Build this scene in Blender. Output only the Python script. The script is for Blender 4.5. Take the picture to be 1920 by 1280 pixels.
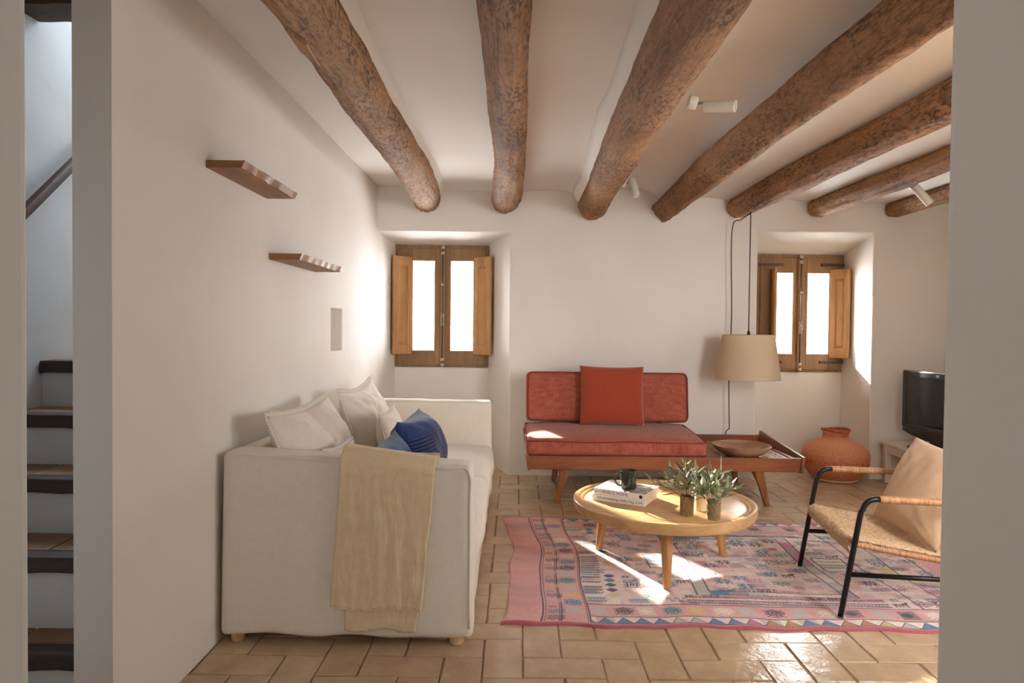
import bpy, bmesh, math, random
import numpy as np
from mathutils import Vector, Matrix, noise

for o in list(bpy.data.objects):
    bpy.data.objects.remove(o, do_unlink=True)
scene = bpy.context.scene
COL = scene.collection
random.seed(7)
rng = np.random.RandomState(11)

# ------------------------------------------------------------------ camera
PITCH, ROLL, YAW = math.atan(28 / 1280), math.radians(0.6), math.atan(5 / 1280)
fwd = Vector((-math.sin(YAW) * math.cos(PITCH), math.cos(YAW) * math.cos(PITCH), -math.sin(PITCH)))
rt = Vector((math.cos(YAW), math.sin(YAW), 0.0))
up = rt.cross(fwd)
R_ = rt * math.cos(ROLL) + up * math.sin(ROLL)
U_ = up * math.cos(ROLL) - rt * math.sin(ROLL)
cam = bpy.data.cameras.new('camera')
cam.lens, cam.sensor_width, cam.clip_start, cam.clip_end = 24.0, 36.0, 0.05, 200
camo = bpy.data.objects.new('camera', cam)
COL.objects.link(camo)
mw = Matrix((R_, U_, -fwd)).transposed().to_4x4()
mw.translation = (0, 0, 1.30)
camo.matrix_world = mw
scene.camera = camo

# ------------------------------------------------------------------ light
EXPOSURE = 0.2
WORLD = 33.0
SUN = 36.0
STAIR = 80.0
world = bpy.data.worlds.new('sky')
scene.world = world
world.use_nodes = True
bg = world.node_tree.nodes['Background']
bg.inputs['Color'].default_value = (0.975, 0.99, 1.0, 1)
bg.inputs['Strength'].default_value = WORLD

sl = bpy.data.lights.new('sun', 'SUN')
sl.energy, sl.angle, sl.color = SUN, math.radians(1.2), (1.0, 0.90, 0.76)
so = bpy.data.objects.new('sun', sl)
COL.objects.link(so)
SUN_EL = math.radians(21.0)
_h = Vector((0.5, -1.0, 0)).normalized()
sdir = Vector((_h.x * math.cos(SUN_EL), _h.y * math.cos(SUN_EL), -math.sin(SUN_EL)))
so.rotation_euler = sdir.to_track_quat('-Z', 'Y').to_euler()
so.location = (-4, 12, 6)


def area(name, loc, direction, sx, sy, energy, color, portal=False):
    l = bpy.data.lights.new(name, 'AREA')
    l.shape, l.size, l.size_y, l.energy, l.color = 'RECTANGLE', sx, sy, energy, color
    if portal:
        l.cycles.is_portal = True
    o = bpy.data.objects.new(name, l)
    COL.objects.link(o)
    o.location = loc
    o.rotation_euler = Vector(direction).to_track_quat('-Z', 'Y').to_euler()
    return o


area('portal', (-0.70, 6.68, 1.48), (0, -1, 0), 0.95, 1.25, 1, (1, 1, 1), True)
area('portal', (2.72, 6.68, 1.45), (0, -1, 0), 0.95, 1.20, 1, (1, 1, 1), True)
area('portal', (-0.10, -3.42, 1.50), (0, 1, 0), 0.42, 0.72, 1, (1, 1, 1), True)
area('portal', (1.95, 1.60, 1.45), (0, 1, 0), 0.52, 1.12, 1, (1, 1, 1), True)
area('portal', (3.99, 2.45, 1.45), (-1, 0, 0), 0.42, 1.12, 1, (1, 1, 1), True)
area('stair_daylight_lamp', (-1.70, 4.7, 3.75), (0, -0.25, -1), 0.6, 1.4, STAIR, (0.62, 0.80, 1.0))  # unseen area lamp added for cool light from upstairs; the ceiling above is closed

vs = scene.view_settings
vs.view_transform, vs.look, vs.gamma, vs.exposure = 'Standard', 'None', 1.0, EXPOSURE
vs.use_curve_mapping = False
cy = scene.cycles
cy.use_denoising = True
cy.max_bounces, cy.diffuse_bounces, cy.glossy_bounces, cy.transmission_bounces = 9, 6, 3, 4
cy.use_adaptive_sampling = True
cy.adaptive_threshold = 0.05
cy.transparent_max_bounces = 12
cy.sample_clamp_indirect = 12.0
cy.caustics_reflective = cy.caustics_refractive = False


# ------------------------------------------------------------------ materials
def lin(c):
    return tuple((x / 12.92 if x <= 0.04045 else ((x + 0.055) / 1.055) ** 2.4) for x in c)


def rgb(r, g, b):
    return lin((r / 255, g / 255, b / 255)) + (1.0,)


def node(nt, t, **kw):
    n = nt.nodes.new(t)
    for k, v in kw.items():
        setattr(n, k, v)
    return n


def new_mat(name):
    m = bpy.data.materials.new(name)
    m.use_nodes = True
    nt = m.node_tree
    return m, nt, nt.nodes['Principled BSDF'], nt.links


def coords(nt, scale, which='Object', rot=(0, 0, 0)):
    tc = node(nt, 'ShaderNodeTexCoord')
    mp = node(nt, 'ShaderNodeMapping')
    mp.inputs['Scale'].default_value = scale
    mp.inputs['Rotation'].default_value = rot
    nt.links.new(tc.outputs[which], mp.inputs['Vector'])
    return mp.outputs[0]


def noise_tex(nt, vec, scale, detail=5, rough=.55, dist=0):
    n = node(nt, 'ShaderNodeTexNoise')
    n.inputs['Scale'].default_value = scale
    n.inputs['Detail'].default_value = detail
    n.inputs['Roughness'].default_value = rough
    n.inputs['Distortion'].default_value = dist
    nt.links.new(vec, n.inputs['Vector'])
    return n.outputs['Fac']


def ramp(nt, fac, stops):
    r = node(nt, 'ShaderNodeValToRGB')
    el = r.color_ramp.elements
    while len(el) < len(stops):
        el.new(0.5)
    for e, (p, c) in zip(el, stops):
        e.position, e.color = p, c
    nt.links.new(fac, r.inputs[0])
    return r.outputs[0]


def bump(nt, bsdf, h, strength, dist=0.01, normal=None):
    b = node(nt, 'ShaderNodeBump')
    b.inputs['Strength'].default_value = strength
    b.inputs['Distance'].default_value = dist
    nt.links.new(h, b.inputs['Height'])
    if normal is not None:
        nt.links.new(normal, b.inputs['Normal'])
    nt.links.new(b.outputs[0], bsdf.inputs['Normal'])
    return b.outputs[0]


def math_n(nt, op, a, b):
    n = node(nt, 'ShaderNodeMath', operation=op)
    for i, v in enumerate((a, b)):
        if isinstance(v, (int, float)):
            n.inputs[i].default_value = v
        else:
            nt.links.new(v, n.inputs[i])
    return n.outputs[0]


def mixc(nt, fac, a, b, mode='MIX'):
    n = node(nt, 'ShaderNodeMix', data_type='RGBA', blend_type=mode)
    if isinstance(fac, (int, float)):
        n.inputs[0].default_value = fac
    else:
        nt.links.new(fac, n.inputs[0])
    for i, v in ((6, a), (7, b)):
        if isinstance(v, tuple):
            n.inputs[i].default_value = v
        else:
            nt.links.new(v, n.inputs[i])
    return n.outputs[2]


def M(name, c1, c2=None, rough=.6, scale=4, stretch=(1, 1, 1), detail=5, bmp=0, bscale=40, bstretch=None,
      lo=.35, hi=.65, metal=0, sheen=0, spec=None, bdist=.01):
    m, nt, b, L = new_mat(name)
    b.inputs['Roughness'].default_value = rough
    b.inputs['Metallic'].default_value = metal
    if spec is not None:
        b.inputs['Specular IOR Level'].default_value = spec
    if sheen:
        b.inputs['Sheen Weight'].default_value = sheen
    if c2 is None:
        b.inputs['Base Color'].default_value = c1
    else:
        f = noise_tex(nt, coords(nt, stretch), scale, detail)
        L.new(ramp(nt, f, [(lo, c1), (hi, c2)]), b.inputs['Base Color'])
    if bmp:
        bump(nt, b, noise_tex(nt, coords(nt, bstretch or stretch), bscale, 4), bmp, bdist)
    return m


def wood(name, dark, light, axis='X', scale=1.0, rough=.45, grain=1.0, bmp=.15, knots=0.0, coat=0):
    """grain runs along AXIS"""
    m, nt, b, L = new_mat(name)
    st = {'X': (.12, 1, 1), 'Y': (1, .12, 1), 'Z': (1, 1, .12)}[axis]
    v = coords(nt, tuple(s * scale for s in st))
    big = noise_tex(nt, v, 7, 3, .5, .8)
    fine = noise_tex(nt, v, 70, 5, .65, .3)
    f = math_n(nt, 'ADD', math_n(nt, 'MULTIPLY', big, .65), math_n(nt, 'MULTIPLY', fine, .35 * grain))
    mid = tuple((a + c) / 2 for a, c in zip(dark, light))
    col = ramp(nt, f, [(.32, dark), (.48, mid), (.64, light)])
    if knots:
        vo = node(nt, 'ShaderNodeTexVoronoi')
        vo.inputs['Scale'].default_value = 2.2
        kst = {'X': (.5, 1.3, 1.3), 'Y': (1.3, .5, 1.3), 'Z': (1.3, 1.3, .5)}[axis]
        L.new(coords(nt, kst), vo.inputs['Vector'])
        kf = ramp(nt, vo.outputs['Distance'], [(.05, (1, 1, 1, 1)), (.12, (0, 0, 0, 1))])
        col = mixc(nt, math_n(nt, 'MULTIPLY', kf, knots), col, tuple(x * .35 for x in dark[:3]) + (1,))
    L.new(col, b.inputs['Base Color'])
    b.inputs['Roughness'].default_value = rough
    if coat:
        b.inputs['Coat Weight'].default_value = coat
        b.inputs['Coat Roughness'].default_value = .2
    if bmp:
        bump(nt, b, fine, bmp, .004)
    return m


def fabric(name, c1, c2, rough=.9, slub=260, bmp=.25, sheen=.15, contrast=(.35, .65), tint=None, crinkle=0):
    m, nt, b, L = new_mat(name)
    a1 = noise_tex(nt, coords(nt, (1, .08, 1)), slub, 3)
    a2 = noise_tex(nt, coords(nt, (.08, 1, .12)), slub, 3)
    a3 = noise_tex(nt, coords(nt, (1, 1, .06)), slub, 3)
    w = math_n(nt, 'MULTIPLY', math_n(nt, 'ADD', math_n(nt, 'ADD', a1, a2), a3), .3333)
    col = ramp(nt, w, [(contrast[0], c1), (contrast[1], c2)])
    if tint:
        col = mixc(nt, math_n(nt, 'MULTIPLY', noise_tex(nt, coords(nt, (1, 1, 1)), 3.0, 3), .6), col, tint)
    L.new(col, b.inputs['Base Color'])
    b.inputs['Roughness'].default_value = rough
    b.inputs['Sheen Weight'].default_value = sheen
    b.inputs['Specular IOR Level'].default_value = .2
    h = w
    if crinkle:
        cr = noise_tex(nt, coords(nt, (1, 1, .25)), 60, 4, .6, 1.2)
        h = math_n(nt, 'ADD', w, math_n(nt, 'MULTIPLY', cr, crinkle))
    bump(nt, b, h, bmp, .006)
    return m


def plaster(name, c1, c2, bmp=.12):
    m, nt, b, L = new_mat(name)
    v = coords(nt, (1, 1, 1))
    f = noise_tex(nt, v, 1.6, 1, .6)
    L.new(ramp(nt, f, [(.3, c1), (.7, c2)]), b.inputs['Base Color'])
    b.inputs['Roughness'].default_value = .75
    b.inputs['Specular IOR Level'].default_value = .25
    bump(nt, b, noise_tex(nt, v, 5, 3, .5), bmp, .05)
    return m


MAT = {}
MAT['plaster'] = plaster('plaster', rgb(228, 223, 217), rgb(233, 228, 222))
MAT['ceiling'] = plaster('ceiling_plaster', rgb(229, 224, 218), rgb(234, 229, 223), .08)
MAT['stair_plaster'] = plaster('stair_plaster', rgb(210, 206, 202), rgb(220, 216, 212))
MAT['linen_white'] = fabric('white_linen', rgb(224, 216, 203), rgb(234, 227, 215), slub=320, bmp=.12)
MAT['cushion_white'] = fabric('washed_white_linen', rgb(222, 213, 200), rgb(234, 226, 214), slub=300, bmp=.15)
MAT['quilt'] = fabric('quilted_cotton', rgb(222, 214, 203), rgb(232, 225, 215), slub=90, bmp=.45, crinkle=.5)
MAT['gauze'] = fabric('straw_gauze', rgb(216, 194, 156), rgb(234, 214, 180), slub=230, bmp=.5, crinkle=.8)
MAT['coral'] = fabric('coral_linen', rgb(134, 64, 50), rgb(180, 102, 82), slub=170, bmp=.25, contrast=(.36, .62))
MAT['coral_pipe'] = M('coral_piping', rgb(128, 50, 38), rough=.9)
MAT['rust'] = fabric('rust_cotton', rgb(148, 60, 38), rgb(164, 70, 46), slub=380, bmp=.1, sheen=.35)
MAT['tan'] = fabric('tan_linen', rgb(200, 164, 130), rgb(214, 182, 148), slub=240, bmp=.25)
MAT['teak'] = wood('teak', rgb(92, 44, 18), rgb(150, 84, 40), 'X', 1.2, .38, bmp=.06, coat=.15)
MAT['teak_y'] = wood('teak_across', rgb(92, 44, 18), rgb(150, 84, 40), 'Y', 1.2, .38, bmp=.06, coat=.15)
MAT['teak_z'] = wood('teak_leg', rgb(110, 60, 24), rgb(164, 100, 50), 'Z', 1.2, .4, bmp=.06)
MAT['cane'] = M('cane_webbing', rgb(150, 108, 70), rgb(176, 132, 90), rough=.45, scale=60)
MAT['oak'] = wood('oak_top', rgb(172, 130, 84), rgb(208, 168, 118), 'X', 1.3, .36, bmp=.04, coat=.2)
MAT['oak_z'] = wood('oak_leg', rgb(156, 106, 60), rgb(196, 146, 94), 'Z', 1.3, .42, bmp=.04)
MAT['walnut'] = wood('bowl_wood', rgb(112, 76, 56), rgb(178, 138, 110), 'X', 2.2, .38, bmp=.04)
MAT['window_wood'] = wood('old_window_wood', rgb(118, 86, 54), rgb(160, 122, 82), 'Z', 1.4, .5, bmp=.2)
MAT['shutter_wood'] = wood('shutter_wood', rgb(160, 116, 70), rgb(206, 158, 104), 'Z', 1.4, .5, bmp=.2, knots=.4)
MAT['shelf_wood'] = wood('shelf_wood', rgb(112, 74, 42), rgb(162, 116, 74), 'Y', 1.6, .55, bmp=.2)
MAT['shelf_end'] = wood('sawn_end', rgb(124, 80, 42), rgb(156, 106, 60), 'X', 1.6, .6, bmp=.15)
MAT['rail_wood'] = wood('handrail_wood', rgb(58, 30, 18), rgb(96, 54, 34), 'Y', 1.4, .35, bmp=.05)
MAT['nosing'] = wood('dark_nosing', rgb(40, 26, 18), rgb(72, 48, 34), 'X', 1.6, .5, bmp=.3)
MAT['tread'] = M('worn_tread_tile', rgb(122, 88, 60), rgb(156, 114, 80), rough=.5, scale=5, bmp=.2, bscale=20)
MAT['old_beam'] = wood('stair_beam_wood', rgb(48, 28, 18), rgb(92, 58, 36), 'X', 1.2, .7, bmp=.5)
MAT['grout'] = M('grout', rgb(128, 104, 82), rgb(158, 134, 108), rough=.9, scale=9, bmp=.3, bscale=60)
MAT['foot_wood'] = wood('birch_foot', rgb(196, 160, 116), rgb(216, 182, 140), 'Z', 2, .5, bmp=.03)
MAT['black'] = M('black_steel', rgb(22, 20, 20), rough=.38, metal=.3)
MAT['cord_black'] = M('black_cord', rgb(24, 22, 22), rough=.7)
MAT['cord_white'] = M('white_cable', rgb(215, 208, 198), rough=.5)
MAT['white_metal'] = M('white_lacquer', rgb(212, 206, 196), rough=.4)
MAT['steel'] = M('steel', rgb(150, 148, 144), rough=.3, metal=1)
MAT['silver'] = M('aged_nickel', rgb(198, 188, 168), rgb(150, 136, 112), rough=.35, metal=.8, scale=60)
MAT['iron'] = M('old_iron', rgb(88, 72, 58), rough=.6, metal=.4)
MAT['rattan'] = M('rattan_wrap', rgb(150, 100, 62), rgb(196, 146, 100), rough=.45, scale=30, stretch=(6, .4, .4), bmp=.6, bscale=30)
MAT['seagrass'] = M('twisted_cord_seat', rgb(176, 140, 102), rgb(214, 184, 146), rough=.6, scale=60, bmp=.3, bscale=120)
MAT['jute'] = M('jute_rope', rgb(128, 98, 66), rgb(178, 146, 106), rough=.9, scale=60, bmp=.8, bscale=150, stretch=(1, 1, 3))
MAT['cream_pot'] = M('cream_ceramic', rgb(222, 204, 160), rgb(232, 216, 176), rough=.4)
MAT['soil'] = M('soil', rgb(50, 38, 28), rough=.95)
MAT['stem'] = M('stem', rgb(96, 88, 60), rough=.7)
MAT['leaf'] = M('olive_leaf', rgb(72, 84, 50), rgb(124, 130, 92), rough=.38, scale=14)
MAT['leaf_pale'] = M('olive_leaf_pale', rgb(118, 122, 88), rgb(160, 158, 122), rough=.4, scale=14)
MAT['paper'] = M('book_paper', rgb(232, 226, 214), rgb(222, 214, 200), rough=.8, scale=3, stretch=(1, 1, 90))
MAT['cover_white'] = M('white_cover', rgb(236, 232, 226), rough=.35)
MAT['ink'] = M('ink', rgb(96, 90, 84), rough=.7)
MAT['ink_black'] = M('black_ink', rgb(30, 28, 28), rough=.6)
MAT['mug'] = M('green_glaze', rgb(34, 42, 36), rgb(52, 62, 52), rough=.16, scale=20)
MAT['white_paint'] = M('white_painted_wood', rgb(214, 206, 192), rgb(224, 217, 204), rough=.45, scale=8)
MAT['tv'] = M('black_plastic', rgb(30, 30, 32), rough=.28)
MAT['screen'] = M('screen', rgb(10, 10, 12), rough=.12)


def photo_print():
    m, nt, b, L = new_mat('cover_photo')
    vo = node(nt, 'ShaderNodeTexVoronoi')
    vo.inputs['Scale'].default_value = 55
    L.new(coords(nt, (1, 1.6, 1)), vo.inputs['Vector'])
    L.new(ramp(nt, noise_tex(nt, vo.outputs['Color'], 1.4, 2), [(.3, rgb(90, 80, 74)), (.45, rgb(170, 180, 192)), (.6, rgb(226, 222, 218))]), b.inputs['Base Color'])
    b.inputs['Roughness'].default_value = .35
    return m


MAT['photo'] = photo_print()


def beam_mat():
    m, nt, b, L = new_mat('hewn_beam_wood')
    v = coords(nt, (1, .35, 1))
    big = noise_tex(nt, v, 3.2, 4, .6, .6)
    pit = noise_tex(nt, coords(nt, (1, .35, 1)), 60, 6, .74, .25)
    col = ramp(nt, big, [(.3, rgb(140, 94, 54)), (.5, rgb(178, 128, 80)), (.72, rgb(206, 158, 106))])
    pits = ramp(nt, pit, [(.42, (1, 1, 1, 1)), (.54, (0, 0, 0, 1))])
    patch = ramp(nt, noise_tex(nt, v, 4.5, 3, .6), [(.40, (0, 0, 0, 1)), (.58, (1, 1, 1, 1))])
    col = mixc(nt, math_n(nt, 'MULTIPLY', math_n(nt, 'MULTIPLY', pits, .85), math_n(nt, 'ADD', math_n(nt, 'MULTIPLY', patch, .65), .4)), col, rgb(66, 36, 16))
    vo = node(nt, 'ShaderNodeTexVoronoi')
    vo.inputs['Scale'].default_value = 3.0
    L.new(coords(nt, (1.2, .6, 1.2)), vo.inputs['Vector'])
    kf = ramp(nt, vo.outputs['Distance'], [(.06, (1, 1, 1, 1)), (.13, (0, 0, 0, 1))])
    col = mixc(nt, math_n(nt, 'MULTIPLY', kf, .75), col, rgb(84, 58, 42))
    crk = noise_tex(nt, coords(nt, (1, .05, 1)), 16, 3, .5, 1.0)
    cf = ramp(nt, crk, [(.485, (0, 0, 0, 1)), (.5, (1, 1, 1, 1)), (.515, (0, 0, 0, 1))])
    col = mixc(nt, math_n(nt, 'MULTIPLY', cf, .35), col, rgb(52, 30, 16))
    L.new(col, b.inputs['Base Color'])
    b.inputs['Roughness'].default_value = .7
    h = math_n(nt, 'SUBTRACT', math_n(nt, 'MULTIPLY', pit, 1.0), math_n(nt, 'MULTIPLY', cf, .25))
    bump(nt, b, h, 1.0, .015)
    return m


MAT['beam'] = beam_mat()


def tile_mat():
    m, nt, b, L = new_mat('waxed_terracotta')
    oi = node(nt, 'ShaderNodeObjectInfo')
    v = coords(nt, (1, 1, 1))
    add = node(nt, 'ShaderNodeVectorMath', operation='ADD')
    L.new(v, add.inputs[0])
    L.new(oi.outputs['Location'], add.inputs[1])
    f = noise_tex(nt, add.outputs[0], 7, 5, .6)
    col = ramp(nt, f, [(.3, rgb(158, 132, 104)), (.55, rgb(186, 160, 128)), (.75, rgb(206, 182, 150))])
    tint = ramp(nt, oi.outputs['Random'], [(0, rgb(192, 166, 136)), (.5, rgb(208, 184, 156)), (1, rgb(188, 156, 130))])
    col = mixc(nt, .45, col, tint)
    spk = noise_tex(nt, add.outputs[0], 150, 2, .5)
    col = mixc(nt, ramp(nt, spk, [(.70, (0, 0, 0, 1)), (.76, (1, 1, 1, 1))]), col, rgb(92, 62, 40))
    L.new(col, b.inputs['Base Color'])
    rr = ramp(nt, noise_tex(nt, add.outputs[0], 16, 4), [(.3, (.10, .10, .10, 1)), (.7, (.26, .26, .26, 1))])
    L.new(rr, b.inputs['Roughness'])
    h = math_n(nt, 'ADD', noise_tex(nt, add.outputs[0], 11, 4, .6), math_n(nt, 'MULTIPLY', noise_tex(nt, add.outputs[0], 90, 3), .15))
    bump(nt, b, h, .22, .02)
    return m


MAT['tile'] = tile_mat()


def blue_mat(name, c1, c2, stripe_scale, axis):
    m, nt, b, L = new_mat(name)
    st = (1, .1, 1)
    f = noise_tex(nt, coords(nt, st), 120, 4)
    f2 = noise_tex(nt, coords(nt, (1, 1, 1)), 9, 4)
    col = ramp(nt, math_n(nt, 'MULTIPLY', math_n(nt, 'ADD', f, f2), .5), [(.36, c1), (.64, c2)])
    w = node(nt, 'ShaderNodeTexWave', bands_direction=axis)
    w.inputs['Scale'].default_value = stripe_scale
    w.inputs['Distortion'].default_value = .6
    L.new(coords(nt, (1, 1, 1)), w.inputs['Vector'])
    sp = node(nt, 'ShaderNodeSeparateXYZ')
    L.new(coords(nt, (2, 2, 2)), sp.inputs[0])
    zone = ramp(nt, math_n(nt, 'ADD', sp.outputs['Y'], .5), [(.36, (0, 0, 0, 1)), (.39, (1, 1, 1, 1)), (.68, (1, 1, 1, 1)), (.71, (0, 0, 0, 1))])
    wf = ramp(nt, w.outputs['Fac'], [(.5, (0, 0, 0, 1)), (.7, (1, 1, 1, 1))])
    col = mixc(nt, math_n(nt, 'MULTIPLY', math_n(nt, 'MULTIPLY', wf, zone), .95), col, rgb(7, 10, 24))
    L.new(col, b.inputs['Base Color'])
    b.inputs['Roughness'].default_value = .9
    b.inputs['Sheen Weight'].default_value = .3
    bump(nt, b, f, .3, .005)
    return m


MAT['indigo'] = blue_mat('indigo_cloth', rgb(20, 38, 86), rgb(42, 70, 128), 17, 'Y')
MAT['denim'] = blue_mat('washed_indigo_cloth', rgb(36, 64, 106), rgb(76, 108, 148), 17, 'Y')


def shade_mat():
    m, nt, b, L = new_mat('pleated_ribbon')
    b.inputs['Base Color'].default_value = rgb(236, 220, 194)
    b.inputs['Roughness'].default_value = .8
    tr = node(nt, 'ShaderNodeBsdfTranslucent')
    tr.inputs['Color'].default_value = rgb(240, 224, 196)
    mx = node(nt, 'ShaderNodeMixShader')
    mx.inputs[0].default_value = .5
    L.new(b.outputs[0], mx.inputs[1])
    L.new(tr.outputs[0], mx.inputs[2])
    L.new(mx.outputs[0], nt.nodes['Material Output'].inputs['Surface'])
    return m


MAT['shade'] = shade_mat()


def glass_mat():
    m, nt, b, L = new_mat('window_glass')
    t = node(nt, 'ShaderNodeBsdfTransparent')
    g = node(nt, 'ShaderNodeBsdfGlossy')
    g.inputs['Roughness'].default_value = .02
    fr = node(nt, 'ShaderNodeFresnel')
    fr.inputs['IOR'].default_value = 1.45
    mx = node(nt, 'ShaderNodeMixShader')
    L.new(fr.outputs[0], mx.inputs[0])
    L.new(t.outputs[0], mx.inputs[1])
    L.new(g.outputs[0], mx.inputs[2])
    L.new(mx.outputs[0], nt.nodes['Material Output'].inputs['Surface'])
    return m


MAT['glass'] = glass_mat()


def wicker_mat():
    m, nt, b, L = new_mat('woven_terracotta_straw')
    tc = node(nt, 'ShaderNodeTexCoord')
    sp = node(nt, 'ShaderNodeSeparateXYZ')
    L.new(tc.outputs['Object'], sp.inputs[0])
    band = ramp(nt, sp.outputs['Z'], [(0.0, rgb(196, 140, 88)), (.035, rgb(192, 122, 76)), (.04, rgb(190, 112, 72)), (.13, rgb(190, 112, 72)),
                                      (.16, rgb(174, 84, 46)), (.19, rgb(188, 106, 66)), (.24, rgb(198, 128, 90)), (.36, rgb(204, 138, 98)),
                                      (.395, rgb(186, 88, 48)), (.42, rgb(196, 120, 80))])
    L.new(mixc(nt, ramp(nt, noise_tex(nt, coords(nt, (1, 1, .4)), 90, 3), [(.4, (0, 0, 0, 1)), (.7, (.45, .45, .45, 1))]), band, rgb(226, 172, 130)), b.inputs['Base Color'])
    b.inputs['Roughness'].default_value = .7
    bump(nt, b, noise_tex(nt, coords(nt, (1, 1, 1.6)), 120, 3), .4, .006)
    return m


MAT['wicker'] = wicker_mat()
MAT['wicker_rim'] = M('rim_binding', rgb(150, 66, 46), rgb(178, 92, 66), rough=.7, scale=40, bmp=.3)


def rug_mat():
    m, nt, b, L = new_mat('woven_wool_rug')
    at = node(nt, 'ShaderNodeVertexColor', layer_name='weave')
    f = noise_tex(nt, coords(nt, (1, 1, 1)), 170, 3)
    col = mixc(nt, 1.0, at.outputs[0], ramp(nt, f, [(.3, (.78, .78, .78, 1)), (.7, (1, 1, 1, 1))]), 'MULTIPLY')
    L.new(col, b.inputs['Base Color'])
    b.inputs['Roughness'].default_value = .95
    b.inputs['Sheen Weight'].default_value = .25
    b.inputs['Specular IOR Level'].default_value = .1
    bump(nt, b, math_n(nt, 'ADD', f, noise_tex(nt, coords(nt, (.4, 1, 1)), 60, 3)), .5, .005)
    return m


MAT['rug'] = rug_mat()

# ------------------------------------------------------------------ mesh helpers
ROOT_LOC = {}


def link(o):
    COL.objects.link(o)
    return o


def tag(o, label=None, cat=None, group=None, kind=None):
    for k, v in (('label', label), ('category', cat), ('group', group), ('kind', kind)):
        if v:
            o[k] = v
    return o


def thing(name, label, cat, loc=(0, 0, 0), rz=0.0, group=None):
    o = link(bpy.data.objects.new(name, None))
    o.empty_display_size = .05
    o.location = loc
    o.rotation_euler = (0, 0, rz)
    ROOT_LOC[o] = Matrix.Translation(loc) @ Matrix.Rotation(rz, 4, 'Z')
    return tag(o, label, cat, group)


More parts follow.
